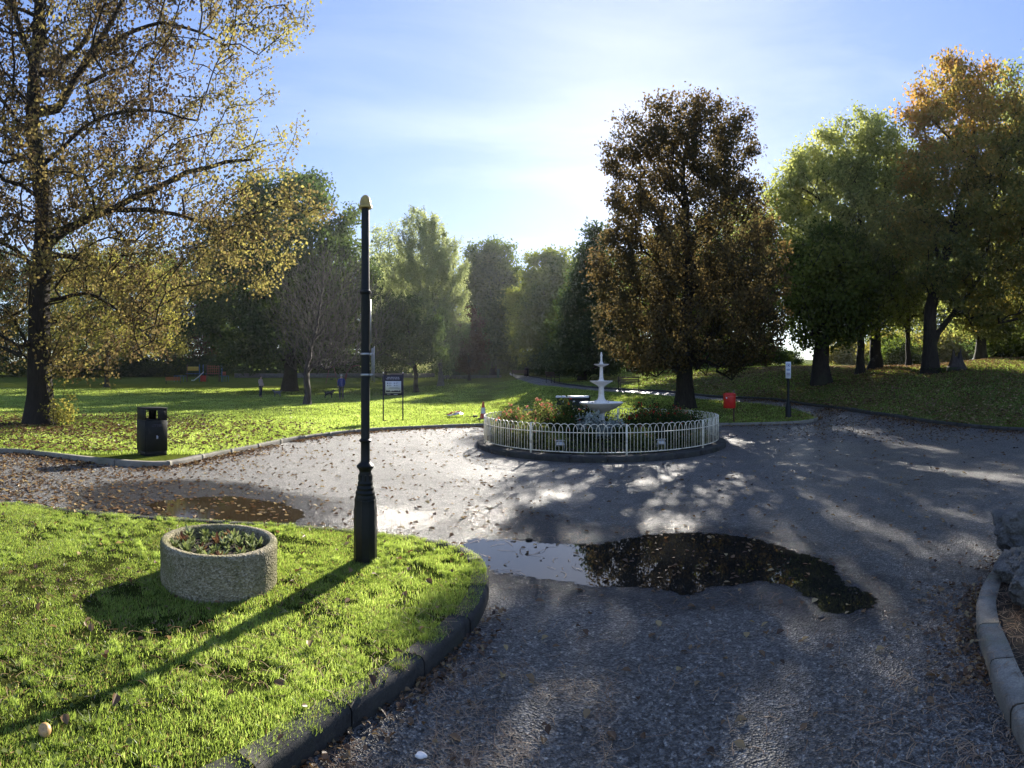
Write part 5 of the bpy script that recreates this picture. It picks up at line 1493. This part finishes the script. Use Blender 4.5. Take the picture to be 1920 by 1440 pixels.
# ---------------------------------------------------------------- playground
def playground():
    g = at(383, 716, LAWN); s = g.xy.length / 80.0
    root = empty('playground_climber', g, face_cam(g)); tag(root, 'playground climbing frame with slide, yellow panel and orange net', 'climbing frame')
    U = 80 / PXR * s
    def X(px): return (px - 383) * U
    for x, mt in ((351, 'wood'), (374, 'blue'), (381, 'blue'), (388, 'wood'), (411, 'wood'), (416, 'blue')):
        for y in (-.6, .6):
            b = MB(); b.box((X(x), y, 1.15), (.12, .12, 2.3), 0, .02); b.build('post', M[mt], root)
    b = MB(); b.box((X(362), -.62, 1.75), (X(373) - X(352), .05, .55), 0, .01); b.build('yellow_panel', M['yellow'], root)
    b = MB(); b.box((X(365), 0, 1.1), (2.4, 1.2, .08), 0, .01); b.box((X(399), 0, 1.1), (2.0, 1.2, .08)); b.build('deck', M['blue'], root)
    b = MB()
    for k in range(6): b.tube([(X(390 + k * 4), -.6, 1.0), (X(390 + k * 4), -.6, 2.2)], .03, 5)
    for k in range(4): b.tube([(X(388), -.6, 1.1 + k * .33), (X(412), -.6, 1.1 + k * .33)], .03, 5)
    b.build('climbing_net', M['orange'], root)
    b = MB()
    p0, p1 = Vector((X(382), -.8, 1.25)), Vector((X(364), -1.3, .12))
    for o, w, h in ((0, .42, .03), (-.22, .04, .16), (.22, .04, .16)):
        v = []
        n = Vector((0, 1, 0))
        for p in (p0, p0.lerp(p1, .5) - Vector((0, 0, .05)), p1, p1 + Vector((-.35, 0, -.01))):
            for dy, dz in ((-w / 2, 0), (w / 2, 0), (w / 2, h), (-w / 2, h)): v.append(p + Vector((0, o + dy, dz)))
        q = []
        for i in range(3):
            for j in range(4): q.append((i * 4 + j, i * 4 + (j + 1) % 4, i * 4 + 4 + (j + 1) % 4, i * 4 + 4 + j))
        b.add(v, q)
    b.build('slide', M['white'], root)
    b = MB(); b.box((X(381), -.7, .45), (.75, .06, .8), 0, .01); b.build('red_panel', M['red'], root)
    for x0, x1 in ((327, 350), (411, 428)):
        b = MB()
        b.tube([(X(x0), -.5, .8), (X(x1), -.5, .8)], .04, 5)
        for k in range(5): b.tube([(X(x0 + (x1 - x0) * k / 4), -.5, 0), (X(x0 + (x1 - x0) * k / 4), -.5, .8)], .035, 5)
        b.build('side_rail', M['blue'], root)
    b = MB(); b.box((X(420), 0, 1.1), (.5, .05, .5)); b.build('orange_panel', M['orange'], root)
    # swing frames
    for px, py, lab, k in ((622, 719, 'small red A-frame swing left of the person in blue', 1.0), (668, 714, 'dark red curved climbing frame behind the lamp post', 1.15)):
        g = at(px, py, LAWN); r = empty('swing' if k == 1.0 else 'climbing_arch', g, face_cam(g)); tag(r, lab, 'swing' if k == 1.0 else 'climbing frame')
        b = MB()
        if k == 1.0:
            for y in (-.5, .5):
                b.tube([(-.75, y, 0), (-.25, y * .3, 2.1)], .04, 6); b.tube([(.75, y, 0), (.25, y * .3, 2.1)], .04, 6)
            b.tube([(-.3, 0, 2.1), (.3, 0, 2.1)], .045, 6); b.tube([(-.6, -.4, .9), (.6, -.4, .9)], .03, 6)
            b.build('frame', M['dark_red'], r)
            b = MB(); b.box((0, 0, .5), (.4, .2, .12), 0, .02); b.tube([(-.15, 0, .5), (-.15, 0, 2.1)], .012, 4); b.tube([(.15, 0, .5), (.15, 0, 2.1)], .012, 4); b.build('seat', M['rubber'], r)
        else:
            for y in (-.7, 0, .7): b.tube([(-1.6 + .2 * y, y, 0), (-1.3, y, 1.2), (-.6, y, 2.0), (.3, y, 2.2), (1.1, y, 1.5), (1.6, y, 0)], .045, 6)
            for x, z in ((-1.3, 1.2), (-.6, 2.0), (.3, 2.2), (1.1, 1.5)): b.tube([(x, -.7, z), (x, .7, z)], .03, 6)
            b.build('frame', M['dark_red'], r)
            b = MB(); b.tube([(-1.3, -.7, 1.2), (.3, 0, .2), (1.1, -.7, 1.5)], .02, 5); b.tube([(-.6, -.7, 2.0), (.3, 0, .2), (.3, -.7, 2.2)], .02, 5); b.build('rope_net', M['rubber'], r)
playground()

# ---------------------------------------------------------------- people and dogs
def skin_body(name, verts, edges, radii, mat, parent, rootv=0, sub=2):
    me = bpy.data.meshes.new(name); me.from_pydata(verts, edges, []); me.update()
    o = bpy.data.objects.new(name, me); COL.objects.link(o)
    sk = o.modifiers.new('Skin', 'SKIN'); sk.branch_smoothing = .6
    for i, r in enumerate(radii):
        r = r if isinstance(r, tuple) else (r, r)
        me.skin_vertices[0].data[i].radius = r if True else r
    me.skin_vertices[0].data[rootv].use_root = True
    ss = o.modifiers.new('Sub', 'SUBSURF'); ss.levels = sub; ss.render_levels = sub
    dg = bpy.context.evaluated_depsgraph_get(); ev = o.evaluated_get(dg)
    m2 = bpy.data.meshes.new_from_object(ev, depsgraph=dg); m2.name = name
    bpy.data.objects.remove(o, do_unlink=True)
    for p in m2.polygons: p.use_smooth = True
    m2.materials.clear()
    return link(name, m2, M[mat], parent)

def person(px, py, lab, h, coat, turn, pocket=True, hair='dark_hair', hat=False, bare=False, raised=False):
    g = at(px, py, LAWN); root = empty('person', g, face_cam(g) + turn); tag(root, lab, 'person')
    k = h / 1.72
    S = lambda L_: [tuple(c * k for c in v) for v in L_]
    hand = [(-.16, -.22, .98), (-.15, -.30, 1.02)] if pocket else [(-.2, -.12, .92), (-.2, -.14, .82)]
    if raised: hand = [(-.24, -.26, 1.12), (-.16, -.30, 1.36)]
    v = S([(0, 0, .95), (0, .01, 1.18), (0, .02, 1.40), (0, 0, 1.50), (0, -.015, 1.60), (0, -.02, 1.69),
           (-.17, .02, 1.41), (-.22, .02, 1.17), hand[0], hand[1], (.17, .02, 1.41), (.22, .03, 1.17), (.2, -.12, .95), (.2, -.15, .86),
           (-.09, 0, .88), (-.10, -.02, .50), (-.10, .03, .09), (-.10, -.12, .04), (.09, 0, .88), (.11, .03, .50), (.12, .08, .09), (.12, -.06, .04),
           (0, -.10, 1.60)])
    e = [(0, 1), (1, 2), (2, 3), (3, 4), (4, 5), (2, 6), (6, 7), (7, 8), (8, 9), (2, 10), (10, 11), (11, 12), (12, 13), (0, 14), (14, 15), (15, 16), (16, 17), (0, 18), (18, 19), (19, 20), (20, 21), (4, 22)]
    r = [(.14, .10), (.13, .09), (.14, .09), .055, (.085, .095), .07, .06, .045, .035, .03, .06, .045, .035, .03, .085, .06, .042, .035, .085, .06, .042, .035, .015]
    skin_body('body', v, e, [tuple(x * k for x in (q if isinstance(q, tuple) else (q, q))) for q in r], 'skin', root)
    v = S([(0, .0, .86), (0, .0, 1.0), (0, .01, 1.18), (0, .02, 1.40), (0, .01, 1.47), (-.17, .02, 1.41), (-.225, .02, 1.17), hand[0], (.17, .02, 1.41), (.225, .03, 1.17), (.2, -.12, .95)])
    e = [(0, 1), (1, 2), (2, 3), (3, 4), (3, 5), (5, 6), (6, 7), (3, 8), (8, 9), (9, 10)]
    r = [(.20, .16), (.19, .15), (.175, .135), (.165, .12), .08, .085, .07, .055, .085, .07, .055]
    skin_body('coat', v, e, [tuple(x * k for x in (q if isinstance(q, tuple) else (q, q))) for q in r], coat, root)
    v = S([(0, 0, .92), (-.09, 0, .84), (-.10, -.02, .50), (-.10, .03, .10), (.09, 0, .84), (.11, .03, .50), (.12, .08, .10)])
    skin_body('trousers', v, [(0, 1), (1, 2), (2, 3), (0, 4), (4, 5), (5, 6)], [tuple(x * k for x in q) for q in [(.14, .11), (.10, .10), (.08, .08), (.065, .065), (.10, .10), (.08, .08), (.065, .065)]], 'dark_cloth', root)
    for sx, y in ((-1, .03), (1, .08)):
        v = S([(sx * .105, y + .02, .045), (sx * .105, y - .08, .04), (sx * .11, y - .19, .03)])
        skin_body('shoe', v, [(0, 1), (1, 2)], [(.05 * k, .045 * k), (.05 * k, .04 * k), (.04 * k, .028 * k)], 'rubber', root, sub=1)
    v = S([(0, .045, 1.60), (0, .02, 1.69), (0, -.02, 1.725)])
    skin_body('hair', v, [(0, 1), (1, 2)], [(.085 * k, .06 * k), (.085 * k, .085 * k), (.06 * k, .05 * k)], hair, root, sub=1)
    return root
person(489, 745, 'person in a pale pink coat and dark trousers standing on the lawn, hands in front', 1.66, 'coat_pink', .9, hair='dark_hair')
person(640, 749, 'person in a blue coat and dark trousers standing near a black dog', 1.74, 'coat_blue', 3.4, pocket=False, hair='grey_hair')

def dog(px, py, lab, L_, mat, turn, low=0):
    g = at(px, py, LAWN); root = empty('dog', g, face_cam(g) + turn); tag(root, lab, 'dog')
    k = L_ / .7
    v = [(.0, 0, .42), (.22, 0, .43), (-.24, 0, .42), (.32, 0, .52), (.38, 0, .60), (.50, 0, .57), (-.34, 0, .50), (-.44, 0, .62),
         (.22, -.07, .26), (.20, -.07, .13), (.23, -.07, .02), (.22, .07, .26), (.27, .07, .13), (.25, .07, .02),
         (-.20, -.07, .27), (-.29, -.07, .15), (-.25, -.07, .02), (-.20, .07, .27), (-.26, .07, .15), (-.21, .07, .02), (.37, -.045, .68), (.37, .045, .68)]
    e = [(0, 1), (0, 2), (1, 3), (3, 4), (4, 5), (2, 6), (6, 7), (1, 8), (8, 9), (9, 10), (1, 11), (11, 12), (12, 13), (2, 14), (14, 15), (15, 16), (2, 17), (17, 18), (18, 19), (4, 20), (4, 21)]
    r = [(.115, .13), (.13, .15), (.12, .12), (.09, .09), (.085, .08), (.03, .03), .025, .018, .045, .028, .025, .045, .028, .025, .055, .03, .025, .055, .03, .025, .018, .018]
    skin_body('body', [tuple(c * k for c in p) for p in v], e, [tuple(x * k for x in (q if isinstance(q, tuple) else (q, q))) for q in r], mat, root)
    b = MB(); b.lathe([(.062 * k, -.01), (.066 * k, 0), (.062 * k, .012)], 14, c=(.325 * k, 0, .53 * k), cap=False); b.build('collar', M['red'], root)
dog(616, 747, 'black dog standing on the grass left of the person in blue', .68, 'dog_black', .1)
dog(520, 744, 'grey dog on the grass right of the person in the pale coat', .62, 'dog_grey', 3.0)

# ---------------------------------------------------------------- stump, fern, rocks, pebble, sucker shoots
def stump():
    g = at(1794, 693, LAWN); root = empty('tree_stump', g, face_cam(g)); tag(root, 'tall jagged grey tree stump on the leaf-covered hill', 'tree stump')
    rs_ = np.random.RandomState(6); n = 28; zs_ = np.linspace(0, 1, 14); V = []; H = 1.25
    for iz, t in enumerate(zs_):
        for j in range(n):
            a = 2 * math.pi * j / n; rad = (.34 + .42 * math.exp(-t * 4) + .05 * math.sin(5 * a) + .04 * math.sin(9 * a + 2)) * (1 - .45 * t)
            top = H * (.72 + .2 * math.sin(a * 2 + 1) + .1 * math.sin(7 * a)); V.append((rad * math.cos(a), rad * math.sin(a), -.1 + t * top + rs_.normal(0, .01)))
    for j in range(n):
        a = 2 * math.pi * j / n; V.append((.08 * math.cos(a), .08 * math.sin(a), H * .45))
    q = [(i * n + j, i * n + (j + 1) % n, (i + 1) * n + (j + 1) % n, (i + 1) * n + j) for i in range(14) for j in range(n)]
    link('wood', np_mesh('wood', V, q, None, smooth=True), M['twig'], root)
stump()
def fern():
    rs_ = np.random.RandomState(8); g = at(1765, 698, LAWN); root = empty('fern', g); tag(root, 'green fern clump at the foot of the jagged stump', 'fern')
    V = []; Q = []; T = []
    for k in range(60):
        a = rs_.uniform(0, 6.28); l = rs_.uniform(.4, .85); ox, oy = rs_.normal(0, .45), rs_.normal(0, .25)
        for s in range(14):
            t = s / 13; rr = l * t; z = l * (.9 * t - .75 * t * t); w = .13 * (1 - t) * l / .6 + .01
            c = np.array([ox + rr * math.cos(a), oy + rr * math.sin(a), z + .03]); sd = np.array([-math.sin(a), math.cos(a), -.15]); f = np.array([math.cos(a), math.sin(a), .2]) * .022
            for sg in (-1, 1):
                i = len(V); V += [c, c + sd * sg * w * .5 + f, c + sd * sg * w, c + sd * sg * w * .5 - f]; Q.append((i, i + 1, i + 2, i + 3)); T.append(rs_.rand())
    link('fronds', np_mesh('fronds', V, Q, None, fattr=T), LM['fern'], root)
fern()

def rock(px, r, size, seed, lab, z=.1):
    x, y = polar(px, r); rnd = random.Random(seed)
    bm = bmesh.new(); bmesh.ops.create_icosphere(bm, subdivisions=5, radius=1)
    planes = []
    for k in range(24):
        d = Vector((rnd.gauss(0, 1), rnd.gauss(0, 1), rnd.gauss(.1, .9))).normalized(); planes.append((d, rnd.uniform(.52, .86)))
    from mathutils import noise as mn
    for v in bm.verts:
        p = v.co.copy()
        for d, t in planes:
            s = p.dot(d)
            if s > t: p -= d * (s - t) * .93
        p += p.normalized() * (mn.fractal(p * 2.2 + Vector((seed, 0, 0)), 1, 2, 5) * .10 + abs(mn.fractal(p * 3.5 + Vector((seed, 9, 2)), 1, 2, 3)) * -.16 + mn.fractal(p * 7 + Vector((seed, 3, 0)), 1, 2, 5) * .04)
        v.co = Vector((p.x * size[0], p.y * size[1], p.z * size[2]))
    me = bpy.data.meshes.new('rock'); bm.to_mesh(me); bm.free()
    for p in me.polygons: p.use_smooth = True
    me.set_sharp_from_angle(angle=math.radians(38))
    o = link('rock', me, M['rock']); o.location = (x, y, z + size[2] * .55); o.rotation_euler.z = rnd.uniform(0, 6); tag(o, lab, 'rock', 'rocks in the kerbed bed')
rock(1935, 4.95, (.50, .42, .36), 3, 'largest grey weathered rock on top of the pile at the right edge', .14)
rock(1925, 4.4, (.32, .26, .22), 5, 'rounded grey rock in front of the largest rock', .1)
rock(1945, 3.95, (.28, .26, .28), 8, 'mossy blocky rock nearest the kerb joint', .06)
rock(2030, 4.5, (.4, .35, .32), 12, 'broad grey rock behind the others past the right edge', .08)

def pebble(px, py, s, lab, m='white'):
    g = at(px, py); bm = bmesh.new(); bmesh.ops.create_icosphere(bm, subdivisions=3, radius=1)
    for v in bm.verts: v.co = Vector((v.co.x * s, v.co.y * s * .75, v.co.z * s * .4)) * (1 + .12 * math.sin(v.co.x * 3 + v.co.y * 5))
    me = bpy.data.meshes.new('pebble'); bm.to_mesh(me); bm.free()
    for p in me.polygons: p.use_smooth = True
    o = link('pebble', me, M[m]); o.location = (g.x, g.y, s * .35); tag(o, lab, 'pebble')
pebble(790, 1421, .027, 'small white pebble on the asphalt near the bottom edge', 'white_stone')
pebble(1540, 1160, .022, 'small dark stone at the lower edge of the puddle', 'rubber')
pebble(992, 1014, .035, 'dark lump of bark at the upper left of the puddle', 'bark')

def apple():
    g = at(84, 1388, LAWN)
    bm = bmesh.new(); bmesh.ops.create_uvsphere(bm, u_segments=20, v_segments=14, radius=.03)
    for v in bm.verts:
        v.co.z *= .85; d = math.hypot(v.co.x, v.co.y)
        if v.co.z > 0: v.co.z -= .012 * math.exp(-(d / .009) ** 2)
    me = bpy.data.meshes.new('apple'); bm.to_mesh(me); bm.free()
    for p in me.polygons: p.use_smooth = True
    o = link('apple', me, simple('apple_skin', (.50, .30, .12), .45, .35, 25, dirt=(.25, .2, .2))); o.location = (g.x, g.y, LAWN + .045); o.rotation_euler = (.6, .3, 0); tag(o, 'fallen yellowish apple in the grass at the bottom left', 'apple')
apple()

def suckers():
    rs_ = np.random.RandomState(15); g = gp(118, 18.3, LAWN); root = empty('sucker_shoots', g); tag(root, 'clump of thin yellow-leaved shoots at the foot of the big left tree', 'shoots')
    b = MB(); pts = []
    for k in range(26):
        x, y = rs_.normal(0, .16), rs_.normal(0, .2); h = rs_.uniform(.4, 1.0) if k > 3 else rs_.uniform(1.3, 1.9)
        p = [(x, y, 0), (x * 1.3, y * 1.3, h * .5), (x * 1.9 + .05, y * 1.6, h)]; b.tube(p, [.008, .006, .003], 4); pts += [Vector(p[0]).lerp(Vector(p[1]), .7), Vector(p[1]), Vector(p[1]).lerp(Vector(p[2]), .5), Vector(p[2])]
    b.build('stems', M['bark'], root); P = np.array([tuple(q) for q in pts]); n = 900
    k = rs_.randint(0, len(P), n); pos = P[k] + rs_.normal(0, .07, (n, 3)); f = rs_.normal(0, 1, (n, 3)); f /= np.linalg.norm(f, axis=1)[:, None]; s = np.cross(f, rs_.normal(0, 1, (n, 3))); s /= np.linalg.norm(s, axis=1)[:, None]
    L_ = (.085 * rs_.uniform(.6, 1.3, n))[:, None]; V = np.stack([pos - f * L_ * .5, pos + s * L_ * .35, pos + f * L_ * .5, pos - s * L_ * .35], 1).reshape(-1, 3)
    link('foliage', np_mesh('foliage', V, np.arange(n)[:, None] * 4 + np.array([[0, 1, 2, 3]]), None, fattr=rs_.uniform(.3, 1, n)), LM['yellow'], root)
suckers()

# ---------------------------------------------------------------- air volume added to stand in for the veil of lens glare
def glare_haze():
    me = np_mesh('glare_haze', [(-420, -200, -1.5), (420, -200, -1.5), (420, 420, -1.5), (-420, 420, -1.5), (-420, -200, 40), (420, -200, 40), (420, 420, 40), (-420, 420, 40)],
                 [(3, 2, 1, 0), (4, 5, 6, 7), (0, 1, 5, 4), (1, 2, 6, 5), (2, 3, 7, 6), (3, 0, 4, 7)])
    m, N, L, out = new_mat('glare_haze_air')
    v = N.new('ShaderNodeVolumePrincipled'); v.inputs['Color'].default_value = (.86, .92, 1, 1); v.inputs['Density'].default_value = .00024; v.inputs['Anisotropy'].default_value = .55
    L.new(v.outputs[0], out.inputs['Volume'])
    o = link('glare_haze', me, m); tag(o, kind='stuff')
glare_haze()
